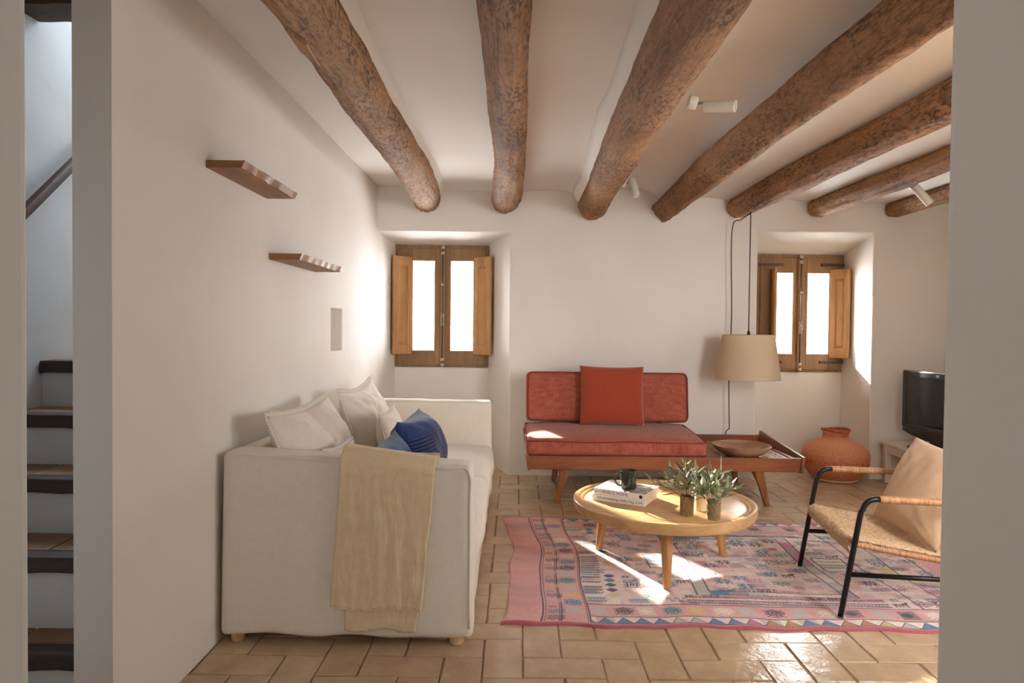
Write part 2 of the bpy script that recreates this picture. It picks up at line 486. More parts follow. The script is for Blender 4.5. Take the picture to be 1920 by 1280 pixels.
class MB:
    def __init__(s):
        s.v, s.f, s.sm = [], [], []

    def raw(s, v, f, smooth=False):
        n = len(s.v)
        s.v += [tuple(p) for p in v]
        s.f += [tuple(i + n for i in q) for q in f]
        s.sm += [smooth] * len(f)
        return s

    def box(s, x0, x1, y0, y1, z0, z1, m=None):
        v = [Vector(p) for p in ((x0, y0, z0), (x1, y0, z0), (x1, y1, z0), (x0, y1, z0), (x0, y0, z1), (x1, y0, z1), (x1, y1, z1), (x0, y1, z1))]
        if m is not None:
            v = [m @ p for p in v]
        return s.raw(v, [(0, 3, 2, 1), (4, 5, 6, 7), (0, 1, 5, 4), (1, 2, 6, 5), (2, 3, 7, 6), (3, 0, 4, 7)])

    def hexa(s, v):
        """8 corners: bottom ring ccw, top ring ccw"""
        return s.raw(v, [(0, 3, 2, 1), (4, 5, 6, 7), (0, 1, 5, 4), (1, 2, 6, 5), (2, 3, 7, 6), (3, 0, 4, 7)])

    def tube(s, pts, r, n=10, closed=False, caps=True):
        pts = [Vector(p) for p in pts]
        k = len(pts)
        rr = r if isinstance(r, (list, tuple)) else [r] * k
        v, f = [], []
        ref = None
        for i, p in enumerate(pts):
            if closed:
                t = pts[(i + 1) % k] - pts[i - 1]
            else:
                t = pts[min(i + 1, k - 1)] - pts[max(i - 1, 0)]
            t.normalize()
            if ref is None:
                ref = t.orthogonal().normalized()
            ref = (ref - t * ref.dot(t)).normalized()
            b = t.cross(ref)
            for j in range(n):
                a = 2 * math.pi * j / n
                v.append(p + (ref * math.cos(a) + b * math.sin(a)) * rr[i])
        for i in range(k if closed else k - 1):
            for j in range(n):
                a, b2 = i * n + j, i * n + (j + 1) % n
                c, d = ((i + 1) % k) * n + (j + 1) % n, ((i + 1) % k) * n + j
                f.append((a, b2, c, d))
        s.raw(v, f, True)
        if caps and not closed:
            m = len(s.v) - len(v)
            s.f += [tuple(m + j for j in reversed(range(n))), tuple(m + (k - 1) * n + j for j in range(n))]
            s.sm += [False, False]
        return s

    def lathe(s, prof, n=48, c=(0, 0, 0), m=None, ripple=None):
        v, f = [], []
        pr2, brk = [], set()
        for i, p in enumerate(prof):
            pr2.append(p)
            if 0 < i < len(prof) - 1:
                a0 = math.atan2(p[1] - prof[i - 1][1], p[0] - prof[i - 1][0])
                a1 = math.atan2(prof[i + 1][1] - p[1], prof[i + 1][0] - p[0])
                if abs((a1 - a0 + math.pi) % (2 * math.pi) - math.pi) > .6:
                    brk.add(len(pr2) - 1)
                    pr2.append(p)
        prof = pr2
        k = len(prof)
        for i, (r, z) in enumerate(prof):
            for j in range(n):
                a = 2 * math.pi * j / n
                q = r * (1 + (ripple(j, i) if ripple else 0))
                p = Vector((q * math.cos(a), q * math.sin(a), z))
                if m is not None:
                    p = m @ p
                v.append(p + Vector(c))
        for i in range(k - 1):
            if i in brk:
                continue
            for j in range(n):
                f.append((i * n + j, i * n + (j + 1) % n, (i + 1) * n + (j + 1) % n, (i + 1) * n + j))
        return s.raw(v, f, True)

    def disc(s, r, z, n=48, c=(0, 0, 0), m=None, flip=False):
        v = []
        for j in range(n):
            p = Vector((r * math.cos(2 * math.pi * j / n), r * math.sin(2 * math.pi * j / n), z))
            if m is not None:
                p = m @ p
            v.append(p + Vector(c))
        return s.raw(v, [tuple(reversed(range(n))) if flip else tuple(range(n))])

    def build(s, name, mat, parent=None, bevel=0, local=False, weld=False, label=None, segs=2):
        me = bpy.data.meshes.new(name)
        me.from_pydata(s.v, [], s.f)
        me.polygons.foreach_set('use_smooth', s.sm)
        if weld:
            bm = bmesh.new()
            bm.from_mesh(me)
            bmesh.ops.remove_doubles(bm, verts=bm.verts, dist=1e-5)
            bmesh.ops.recalc_face_normals(bm, faces=bm.faces)
            bm.to_mesh(me)
            bm.free()
        me.update()
        o = link(bpy.data.objects.new(name, me))
        if mat is not None:
            me.materials.append(MAT[mat] if isinstance(mat, str) else mat)
        if parent is not None:
            o.parent = parent
            if not local:
                o.matrix_parent_inverse = ROOT_LOC.get(parent, Matrix()).inverted()
                ROOT_LOC[o] = Matrix()
        if bevel:
            b = o.modifiers.new('edge', 'BEVEL')
            b.width, b.segments, b.limit_method, b.angle_limit = bevel, segs, 'ANGLE', math.radians(35)
            b.harden_normals = False
        if label:
            o['label'] = label
        return o


def box(name, x0, x1, y0, y1, z0, z1, mat, parent=None, bevel=0, local=False, label=None):
    return MB().box(x0, x1, y0, y1, z0, z1).build(name, mat, parent, bevel, local, label=label)


def structure(o):
    o['kind'] = 'structure'
    return o


def soft_box(c, size, r, n=(14, 14, 8), puff=(0, 0, 0), wob=0.0, wscale=3.0, seed=0, fn=None):
    """cushion-like box: rounded edges, crowned faces, slightly uneven"""
    bm = bmesh.new()
    h = Vector(size) / 2
    idx = {}
    faces = []

    def vid(i, j, k):
        key = (i, j, k)
        if key not in idx:
            p = Vector((-h.x + 2 * h.x * i / n[0], -h.y + 2 * h.y * j / n[1], -h.z + 2 * h.z * k / n[2]))
            q = Vector((max(-(h.x - r), min(h.x - r, p.x)), max(-(h.y - r), min(h.y - r, p.y)), max(-(h.z - r), min(h.z - r, p.z))))
            d = p - q
            if d.length > 1e-7:
                p = q + d.normalized() * r
            u, v, w = p.x / h.x, p.y / h.y, p.z / h.z
            p.x += puff[0] * u * (1 - v * v) * (1 - w * w)
            p.y += puff[1] * v * (1 - u * u) * (1 - w * w)
            p.z += puff[2] * w * (1 - u * u) ** .6 * (1 - v * v) ** .6 if abs(u) < 1 and abs(v) < 1 else 0
            if wob:
                q2 = (p + Vector(c)) * wscale + Vector((seed, seed * 2, 0))
                p += noise.noise_vector(q2) * wob
            if fn:
                p = fn(p, u, v, w)
            idx[key] = bm.verts.new(p + Vector(c))
        return idx[key]

    N = n
    for a, b_, fixed in ((0, 1, 2), (1, 2, 0), (0, 2, 1)):
        for side in (0, N[fixed]):
            for i in range(N[a]):
                for j in range(N[b_]):
                    q = []
                    for di, dj in ((0, 0), (1, 0), (1, 1), (0, 1)):
                        key = [0, 0, 0]
                        key[a], key[b_], key[fixed] = i + di, j + dj, side
                        q.append(vid(*key))
                    faces.append(q)
    for q in faces:
        bm.faces.new(q).smooth = True
    bmesh.ops.recalc_face_normals(bm, faces=bm.faces)
    return bm


def bm_obj(name, bm, mat, parent=None):
    me = bpy.data.meshes.new(name)
    bm.to_mesh(me)
    bm.free()
    o = link(bpy.data.objects.new(name, me))
    me.materials.append(MAT[mat])
    if parent is not None:
        o.parent = parent
        o.matrix_parent_inverse = ROOT_LOC.get(parent, Matrix()).inverted()
        ROOT_LOC[o] = Matrix()
    return o


def pillow(name, label, w, h, t, center, xdir, updir, mat, group=None, flange=0.0, flmat=None, seed=0, pinch=.07, wr=.012, droop=0.0, N=36, cat='cushion', sag=0.0):
    """thing whose own mesh is the pillow; local x across, y up, z through it"""
    x = Vector(xdir).normalized()
    y = Vector(updir)
    y = (y - x * y.dot(x)).normalized()
    z = x.cross(y)
    mtx = Matrix((x, y, z)).transposed().to_4x4()
    mtx.translation = center
    verts, faces = [], []
    gid = {}

    def outline(u, v):
        px = u * w / 2 * (1 - pinch * (1 - v * v) * abs(u) ** 3)
        py = v * h / 2 * (1 - pinch * (1 - u * u) * abs(v) ** 3)
        return px, py

    for side in (1, -1):
        for i in range(N + 1):
            for j in range(N + 1):
                u, v = -1 + 2 * i / N, -1 + 2 * j / N
                edge = i in (0, N) or j in (0, N)
                key = (i, j, 0 if edge else side)
                if key in gid:
                    continue
                px, py = outline(u, v)
                f = max(0, 1 - abs(u) ** 2.4) ** .62 * max(0, 1 - abs(v) ** 2.4) ** .62
                f *= 1 - droop * v
                n1 = noise.noise(Vector((px * 5 + seed, py * 5, side * 3 + seed * .7)))
                n2 = noise.noise(Vector((px * 16 + py * 7 + seed, py * 9 - px * 5, side * 5)))
                # creases that radiate from the corners
                cr = 0
                for cu in (-1, 1):
                    for cv in (-1, 1):
                        du, dv = u - cu, v - cv
                        rr = math.hypot(du, dv)
                        cr += math.sin(math.atan2(dv, du) * 15 + seed) * max(0, 1 - rr / 1.1) * min(1, rr * 4)
                py -= sag * h * (1 - u * u) * max(0, v) ** 1.5
                pz = side * (t / 2 * f * (1 + .12 * n1)) + wr * f ** .4 * (n1 * .9 + n2 * .45 + cr * .38) + .01 * noise.noise(Vector((px * 4, py * 4, seed)))
                gid[key] = len(verts)
                verts.append((px, py, pz))
    g = lambda i, j, s: gid[(i, j, 0 if (i in (0, N) or j in (0, N)) else s)]
    for side in (1, -1):
        for i in range(N):
            for j in range(N):
                q = (g(i, j, side), g(i + 1, j, side), g(i + 1, j + 1, side), g(i, j + 1, side))
                faces.append(q if side == 1 else q[::-1])
    o = MB().raw(verts, faces, True).build(name, mat)
    o.matrix_world = mtx
    tag(o, label, cat, group)
    if flange:
        ring = [(i, 0) for i in range(N)] + [(N, j) for j in range(N)] + [(N - i, N) for i in range(N)] + [(0, N - j) for j in range(N)]
        fv, ff = [], []
        K = len(ring)
        sub = 3
        tot = K * sub
        for q in range(tot):
            a, b_ = ring[q // sub], ring[(q // sub + 1) % K]
            pa, pb = Vector(verts[g(a[0], a[1], 1)]), Vector(verts[g(b_[0], b_[1], 1)])
            p = pa.lerp(pb, (q % sub) / sub)
            d = Vector((p.x / w, p.y / h, 0))
            e = max(abs(d.x), abs(d.y))
            d = Vector((d.x if abs(d.x) > e * .93 else 0, d.y if abs(d.y) > e * .93 else 0, 0))
            d.normalize()
            fl = flange * (1 + .25 * noise.noise(Vector((q * .9, seed, 0))))
            wv = .004 * math.sin(q * 2.1) + .003 * noise.noise(Vector((q * .37, seed, 3)))
            fv += [p - d * .004, p + d * fl + Vector((0, 0, wv))]
        for q in range(tot):
            n2 = (q + 1) % tot
            ff.append((2 * q, 2 * n2, 2 * n2 + 1, 2 * q + 1))
        fo = MB().raw(fv, ff, True).build('ruffled_edge', flmat or mat, o, local=True)
        so_ = fo.modifiers.new('thick', 'SOLIDIFY')
        so_.thickness = .002
    return o


def arc(c, r, a0, a1, n, plane='xz'):
    out = []
    for i in range(n + 1):
        a = math.radians(a0 + (a1 - a0) * i / n)
        if plane == 'xz':
            out.append((c[0] + r * math.cos(a), c[1], c[2] + r * math.sin(a)))
        else:
            out.append((c[0] + r * math.cos(a), c[1] + r * math.sin(a), c[2]))
    return out


# ------------------------------------------------------------------ room shell
DB = 5.95          # front face of the thick back wall
DW = 6.55          # plane of the window frames
XL, XR = -1.20, 3.76

# back wall with two full-height window recesses
wb = MB()
n1 = dict(f0=XL, f1=-.045, b0=-1.150, b1=-.252, zf=2.12, zb=2.072, sill=.905)
n2 = dict(f0=2.10, f1=3.105, b0=2.300, b1=3.135, zf=2.147, zb=2.018, sill=.895)
ZT = 2.80
xs = [XL, n1['f1'], n2['f0'], n2['f1'], XR]
for a, b_ in ((1, 2), (3, 4)):
    wb.raw([(xs[a], DB, 0), (xs[b_], DB, 0), (xs[b_], DB, n2['zf']), (xs[a], DB, n1['zf'] if a == 1 else n2['zf'])], [(0, 1, 2, 3)])
zt = [n1['zf'], n1['zf'], n2['zf'], n2['zf'], n2['zf']]
for a in range(4):
    wb.raw([(xs[a], DB, zt[a]), (xs[a + 1], DB, zt[a + 1]), (xs[a + 1], DB, ZT), (xs[a], DB, ZT)], [(0, 1, 2, 3)])
for q in (n1, n2):
    f0, f1, b0, b1 = q['f0'], q['f1'], q['b0'], q['b1']
    fl, fr = (f0, DB), (f1, DB)
    wb.raw([(f0, DB, 0), (b0, DW, 0), (b0, DW, q['sill']), (b0, DW, q['zb']), (f0, DB, q['zf'])], [(4, 3, 2, 1, 0)])
    wb.raw([(f1, DB, 0), (b1, DW, 0), (b1, DW, q['sill']), (b1, DW, q['zb']), (f1, DB, q['zf'])], [(0, 1, 2, 3, 4)])
    wb.raw([(f0, DB, q['zf']), (f1, DB, q['zf']), (b1, DW, q['zb']), (b0, DW, q['zb'])], [(0, 1, 2, 3)])
    wb.raw([(b0, DW, 0), (b1, DW, 0), (b1, DW, q['sill']), (b0, DW, q['sill'])], [(0, 1, 2, 3)])
    # sill ledge and outer reveal around the window
    wb.raw([(b0, DW, q['sill']), (b1, DW, q['sill']), (b1, DW + .1, q['sill']), (b0, DW + .1, q['sill'])], [(0, 1, 2, 3)])
    wb.raw([(b0, DW, q['sill']), (b0, DW + .1, q['sill']), (b0, DW + .1, q['zb']), (b0, DW, q['zb'])], [(0, 1, 2, 3)])
    wb.raw([(b1, DW, q['sill']), (b1, DW + .1, q['sill']), (b1, DW + .1, q['zb']), (b1, DW, q['zb'])], [(0, 1, 2, 3)])
    wb.raw([(b0, DW, q['zb']), (b1, DW, q['zb']), (b1, DW + .1, q['zb']), (b0, DW + .1, q['zb'])], [(0, 1, 2, 3)])
structure(wb.build('wall_back', 'plaster', bevel=.012, weld=True, segs=3))
# masonry behind the plaster, so that daylight only enters through the windows
wo = MB()
YO0, YO1 = DW + .1, DW + .16
for a, b_, z0, z1 in ((-2.3, n1['b0'], 0, 3), (n1['b0'], n1['b1'], 0, n1['sill']), (n1['b0'], n1['b1'], n1['zb'], 3), (n1['b1'], n2['b0'], 0, 3),
                      (n2['b0'], n2['b1'], 0, n2['sill']), (n2['b0'], n2['b1'], n2['zb'], 3), (n2['b1'], 4.0, 0, 3)):
    wo.box(a, b_, YO0, YO1, z0, z1)
wo.box(-2.3, 4.0, DB + .03, YO1, 2.8, 2.9)
structure(wo.build('wall_outer', 'plaster'))

# left wall between living room and stair, with a small recess
wl = MB()
ya, yb, za, zb = 4.455, 4.735, 1.125, 1.408
Y0, Y1 = 2.03, DB
TH = .118
ysq, zsq = [Y0, ya, yb, Y1], [0, za, zb, 2.9]
for i in range(3):
    for j in range(3):
        if i == 1 and j == 1:
            continue
        wl.raw([(XL, ysq[i], zsq[j]), (XL, ysq[i + 1], zsq[j]), (XL, ysq[i + 1], zsq[j + 1]), (XL, ysq[i], zsq[j + 1])], [(3, 2, 1, 0)])
rd = XL - .10
wl.raw([(XL, ya, za), (XL, yb, za), (XL, yb, zb), (XL, ya, zb), (rd, ya, za), (rd, yb, za), (rd, yb, zb), (rd, ya, zb)],
       [(0, 1, 5, 4), (1, 2, 6, 5), (2, 3, 7, 6), (3, 0, 4, 7), (4, 5, 6, 7)])
wl.raw([(XL, Y0, 0), (XL - TH, Y0, 0), (XL - TH, Y0, 2.9), (XL, Y0, 2.9)], [(0, 1, 2, 3)])
wl.raw([(XL - TH, Y0, 0), (XL - TH, DW, 0), (XL - TH, DW, 4.2), (XL - TH, Y0, 4.2)], [(0, 1, 2, 3)])
structure(wl.build('wall_left', 'plaster', bevel=.010, weld=True, segs=3))

# right wall and the wall in front of the living room on the right
wrt = MB().box(XR, XR + .2, 1.2, 2.25, -.05, 2.9).box(XR, XR + .2, 2.65, 6.7, -.05, 2.9)
wrt.box(XR, XR + .2, 2.25, 2.65, -.05, .90).box(XR, XR + .2, 2.25, 2.65, 2.0, 2.9)
structure(wrt.build('wall_right', 'plaster'))
# passage the picture is taken through: one thick wall with an opening
wp = MB()
wp.hexa([(.800, 1.275, -.05), (1.60, 1.275, -.05), (1.60, 1.80, -.05), (1.32, 1.80, -.05), (.800, 1.275, 2.9), (1.60, 1.275, 2.9), (1.60, 1.80, 2.9), (1.32, 1.80, 2.9)])
wp.box(1.60, 1.70, 1.66, 1.80, -.05, 2.9).box(2.20, 4.0, 1.66, 1.80, -.05, 2.9).box(1.70, 2.20, 1.66, 1.80, -.05, .90).box(1.70, 2.20, 1.66, 1.80, 2.0, 2.9)
w3 = MB()  # unseen front-wall window, added to let in fill from the camera side
for a_, b_, c_, d_ in ((1.70, 1.74, .90, 2.0), (2.16, 2.20, .90, 2.0), (1.74, 2.16, .90, .95), (1.74, 2.16, 1.95, 2.0)):
    w3.box(a_, b_, 1.70, 1.74, c_, d_)
w4 = MB()  # unseen side window, added to brighten the left wall
for a_, b_, c_, d_ in ((2.25, 2.28, .90, 2.0), (2.62, 2.65, .90, 2.0), (2.28, 2.62, .90, .94), (2.28, 2.62, 1.96, 2.0)):
    w4.box(XR + .12, XR + .17, a_, b_, c_, d_)
structure(w4.build('window_fill_right', 'window_wood'))
structure(w3.build('window_fill_front', 'window_wood'))
wp.build('wall_passage_right', 'plaster', bevel=.012)
structure(bpy.data.objects['wall_passage_right'])
structure(MB().hexa([(-3.2, 1.254, -.05), (-.897, 1.254, -.05), (-1.26, 1.58, -.05), (-3.2, 1.58, -.05), (-3.2, 1.254, 2.9), (-.897, 1.254, 2.9), (-1.26, 1.58, 2.9), (-3.2, 1.58, 2.9)]).build('wall_passage_left', 'plaster', bevel=.012))
structure(box('wall_passage_top', -.897, .80, 1.262, 1.55, 2.25, 2.9, 'plaster'))
# room behind the camera, closed but for one small unseen window added for fill light
wr_ = MB()
wr_.box(-3.2, -.3, -3.35, -3.2, -.05, 2.9).box(.1, 1.65, -3.35, -3.2, -.05, 2.9)
wr_.box(-.3, .1, -3.35, -3.2, -.05, 1.15).box(-.3, .1, -3.35, -3.2, 1.85, 2.9)
structure(wr_.build('wall_rear', 'plaster', weld=False))
structure(box('wall_rear_left', -3.2, -3.05, -3.2, 1.254, -.05, 2.9, 'plaster'))
structure(box('wall_rear_right', 1.5, 1.65, -3.35, 1.275, -.05, 2.9, 'plaster'))
structure(box('ceiling_rear', -3.2, 1.65, -3.35, 1.27, 2.62, 2.9, 'ceiling'))
# stair hall
structure(box('wall_stair', -2.30, -2.04, 1.2, 7.0, -.05, 4.2, 'stair_plaster'))
structure(box('wall_stair_end', -2.04, XL - TH - .001, 6.5, 6.65, 0, 4.2, 'stair_plaster'))
structure(box('wall_stair_bulkhead', -2.04, XL - TH - .001, 2.80, 2.92, 2.70, 4.2, 'stair_plaster'))
structure(box('ceiling_stair', -2.30, XL - TH, 2.8, 6.65, 4.2, 4.3, 'ceiling'))
structure(box('ceiling_hall', -2.30, XL, 1.2, 2.8, 2.72, 2.9, 'ceiling'))

# floor: mortar bed + terracotta tiles laid herringbone
floor = structure(box('floor', -3.2, 4.0, -3.35, 6.7, -.06, -.004, 'grout'))
ROOT_LOC[floor] = Matrix()
TW, TL = .155, .31


def tile_mesh(seed):
    r = random.Random(seed)
    g, hgt, ch = .0030, .012, .0035
    hx, hy = TL / 2 - g, TW / 2 - g
    j = lambda a: r.uniform(-a, a)
    b = [(-hx + j(.002), -hy + j(.002)), (hx + j(.002), -hy + j(.002)), (hx + j(.002), hy + j(.002)), (-hx + j(.002), hy + j(.002))]
    v = [(x, y, -hgt) for x, y in b] + [(x, y, -ch) for x, y in b]
    v += [(x - math.copysign(ch, x), y - math.copysign(ch, y), 0) for x, y in b]
    f = []
    for k in range(4):
        n = (k + 1) % 4
        f += [(k, n, 4 + n, 4 + k), (4 + k, 4 + n, 8 + n, 8 + k)]
    f.append((8, 9, 10, 11))
    me = bpy.data.meshes.new('tile')
    me.from_pydata(v, [], f)
    me.materials.append(MAT['tile'])
    return me


def seen_px(p):
    d = Vector(p) - Vector((0, 0, 1.3))
    z = d.dot(fwd)
    if z < .3:
        return None
    return 960 + 1280 * d.dot(R_) / z, 640 - 1280 * d.dot(U_) / z


TM = [tile_mesh(i) for i in range(7)]
cands = []
for k in range(-60, 70):
    for q in range(-14, 14):
        for kind in (0, 1):
            cx, cy_ = k + 4 * q, k
            if kind == 0:
                x, y, rot = (cx + 1) * TW, (cy_ + .5) * TW, 0
            else:
                x, y, rot = (cx + 2.5) * TW, cy_ * TW, math.pi / 2
            x += .045
            y += .02
            if not (-3.0 < x < 3.9 and -3.1 < y < 6.62):
                continue
            if x > XR - .05 and y > 1.2:
                continue
            inroom = XL + .03 < x < XR and (1.3 < y < DB or (y < DW - .02 and (x < -.1 or 2.2 < x < 3.05)))
            under_sofa = -1.1 < x < -.3 and 2.95 < y < 5.1
            under_rug = .12 < x < 2.2 and 3.1 < y < 4.45
            px = seen_px((x, y, 0))
            vis = inroom and not under_sofa and not under_rug and px and -60 < px[0] < 1800 and px[1] < 1330
            cands.append((0 if vis else 1, y, x, rot))
cands.sort()
rest = MB()
tr = random.Random(3)
for n, (hid, y, x, rot) in enumerate(cands):
    tx, ty = tr.uniform(-.006, .006), tr.uniform(-.008, .008)
    z = tr.uniform(-.0012, .0012)
    if n < 300 and not hid:
        o = link(bpy.data.objects.new('tile', TM[n % 7]))
        o.location = (x, y, z)
        o.rotation_euler = (tx, ty, rot + tr.uniform(-.006, .006))
        o.parent = floor
    else:
        mt = Matrix.Translation((x, y, z)) @ Matrix.Rotation(rot, 4, 'Z')
        me = TM[n % 7]
        rest.raw([mt @ v.co for v in me.vertices], [tuple(p.vertices) for p in me.polygons])
ro = rest.build('tile_field', 'tile', floor)
ro['kind'] = 'stuff'

# ceiling: shallow plaster vaults between the beams
BX = [-.78, -.09, .64, 1.29, 1.92, 2.60, 3.25]
BZ = [2.385, 2.395, 2.352, 2.330, 2.332, 2.352, 2.345]
BR = [.114, .106, .122, .098, .096, .080, .073]
prof = []
springs = [(XL, 2.505)] + [(x, z + .05) for x, z in zip(BX, BZ)] + [(XR, 2.385)]
crowns = [2.508, 2.482, 2.482, 2.496, 2.435, 2.43, 2.40, 2.40]
for i in range(len(springs) - 1):
    (xa, z0), (xb, z1) = springs[i], springs[i + 1]
    for k in range(18):
        t = k / 18
        zs = z0 + (z1 - z0) * t
        prof.append((xa + (xb - xa) * t, zs + max(0, crowns[i] - max(z0, z1) + (max(z0, z1) - zs)) * (1 - abs(2 * t - 1) ** 2.6) if crowns[i] > zs else zs))
prof.append(springs[-1])
cl = MB()
NY = 26
vv = []
for j in range(NY + 1):
    y = 1.15 + (DB + .02 - 1.15) * j / NY
    for x, z in prof:
        w = .010 * noise.noise(Vector((x * 1.1, y * .8, 0)))
        vv.append((x, y, z + w))
P = len(prof)
cl.raw(vv, [(j * P + i, (j + 1) * P + i, (j + 1) * P + i + 1, j * P + i + 1) for j in range(NY) for i in range(P - 1)], True)
structure(cl.build('ceiling', 'ceiling'))
structure(box('ceiling_slab', XL - .02, 4.0, 1.2, 6.7, 2.72, 2.82, 'ceiling'))

# ------------------------------------------------------------------ beams
beam_labels = ['crooked round timber beam nearest the plank shelves, with a pale patched board',
               'slim straight timber beam running overhead toward the red daybed',
               'thickest pitted timber beam carrying two white spotlights',
               'squared timber beam with a flat cut end above the daybed',
               'round knotty timber beam that the pleated pendant lamp hangs from',
               'thin timber beam carrying one white spotlight above the deep window recess',
               'rightmost short-looking timber beam, closest to the television corner']
YN = 1.16


def beam_center(i, y):
    t = (DB - y) / (DB - 2.4)
    x, z = BX[i], BZ[i]
    if i == 0:
        x += .045 * math.sin(t * 2.7) + .02 * math.sin(t * 6.5 + .5) + .030 * t
        z += .02 * math.sin(t * 3.2)
    elif i == 1:
        x += .06 * t + .02 * math.sin(t * 4.2)
    else:
        x += .015 * math.sin(t * (2.5 + i * .3) + i) - (.028 * t if i == 2 else 0)
        z += .012 * math.sin(t * 3 + i * 2)
    return x, z


def beam_radius(i, y):
    t = (DB - y) / (DB - 2.4)
    r = BR[i] * (1 + .05 * math.sin(t * 5 + i * 1.7) + .03 * math.sin(t * 11 + i))
    if i == 1:
        r *= 1.12 - .25 * t
    return r


PATCH_A = math.radians(234)


def make_beam(i):
    nA, nY = 44, 210
    y0, y1 = YN, DB - .005
    v, f = [], []
    square = i == 3
    for j in range(nY + 1):
        y = y1 + (y0 - y1) * j / nY
        cx, cz = beam_center(i, y)
        r = beam_radius(i, y)
        end = min(1, .80 + .20 * min(1, (y1 - y) / .06)) if not square else 1
        for k in range(nA):
            a = 2 * math.pi * k / nA
            ca, sa = math.cos(a), math.sin(a)
            rr = r
            if square:
                a2 = a - .62
                rr = r * .98 / max(abs(math.cos(a2)), abs(math.sin(a2)), .80)
            p = Vector((ca * 3.2, y * 1.6, sa * 3.2 + i * 9))
            rr *= end
            if i == 0 and abs(y - 2.50) < .13:
                rr = min(rr, .100 / max(.3, math.cos(a - PATCH_A)))
            rr += .010 * noise.noise(p) + .005 * noise.noise(p * 3.1) + .0035 * noise.noise(Vector((ca * 14, y * 9, sa * 14 + i)))
            v.append((cx + ca * rr, y, cz + sa * rr))
    for j in range(nY):
        for k in range(nA):
            k2 = (k + 1) % nA
            f.append((j * nA + k, (j + 1) * nA + k, (j + 1) * nA + k2, j * nA + k2))
    mb = MB().raw(v, f, True)
    mb.f.append(tuple(range(nA)))
    mb.f.append(tuple(reversed(range(nY * nA, nY * nA + nA))))
    mb.sm += [False, False]
    o = mb.build('ceiling_beam', 'beam')
    tag(o, beam_labels[i], 'beam', 'old timber ceiling beams', 'thing')
    ROOT_LOC[o] = Matrix()
    return o


BEAMS = [make_beam(i) for i in range(7)]
# pale board let into the crooked beam
pb = MB()
cx, cz = beam_center(0, 2.50)
mt = Matrix.Translation((cx + .100 * math.cos(PATCH_A), 2.50, cz + .100 * math.sin(PATCH_A))) @ Matrix.Rotation(math.radians(36), 4, 'Y') @ Matrix.Rotation(.08, 4, 'Z')
pb.box(-.047, .047, -.115, .115, -.006, .03, mt)
pb.build('patch_board', wood('patch_wood', rgb(140, 96, 52), rgb(172, 124, 74), 'Y', 1.5, .6), BEAMS[0], bevel=.004, label='pale sawn board let into the round beam')


# rough plaster fillets where beam meets ceiling
def fillet(i, side, name, wd):
    v, f = [], []
    n = 120
    for j in range(n + 1):
        y = DB - .01 + (YN - DB) * j / n
        cx, cz = beam_center(i, y)
        r = beam_radius(i, y)
        w = wd * (.75 + .5 * noise.noise(Vector((y * 1.7, i * 5, 0))) + .2 * noise.noise(Vector((y * 8, i, 2))))
        z0 = cz + .035
        v += [(cx + side * (r - .02), y, z0 - .012), (cx + side * (r + w * .45), y, z0 + .045 + .006 * noise.noise(Vector((y * 14, 0, i)))),
              (cx + side * (r + w), y, z0 + .11), (cx, y, z0 + .11)]
    for j in range(n):
        for k in range(3):
            a = j * 4 + k
            f.append((a, a + 1, a + 5, a + 4))
    structure(MB().raw(v, f, True).build(name, 'ceiling'))


fillet(0, 1, 'trim_1', .075)
fillet(2, -1, 'trim_2', .07)


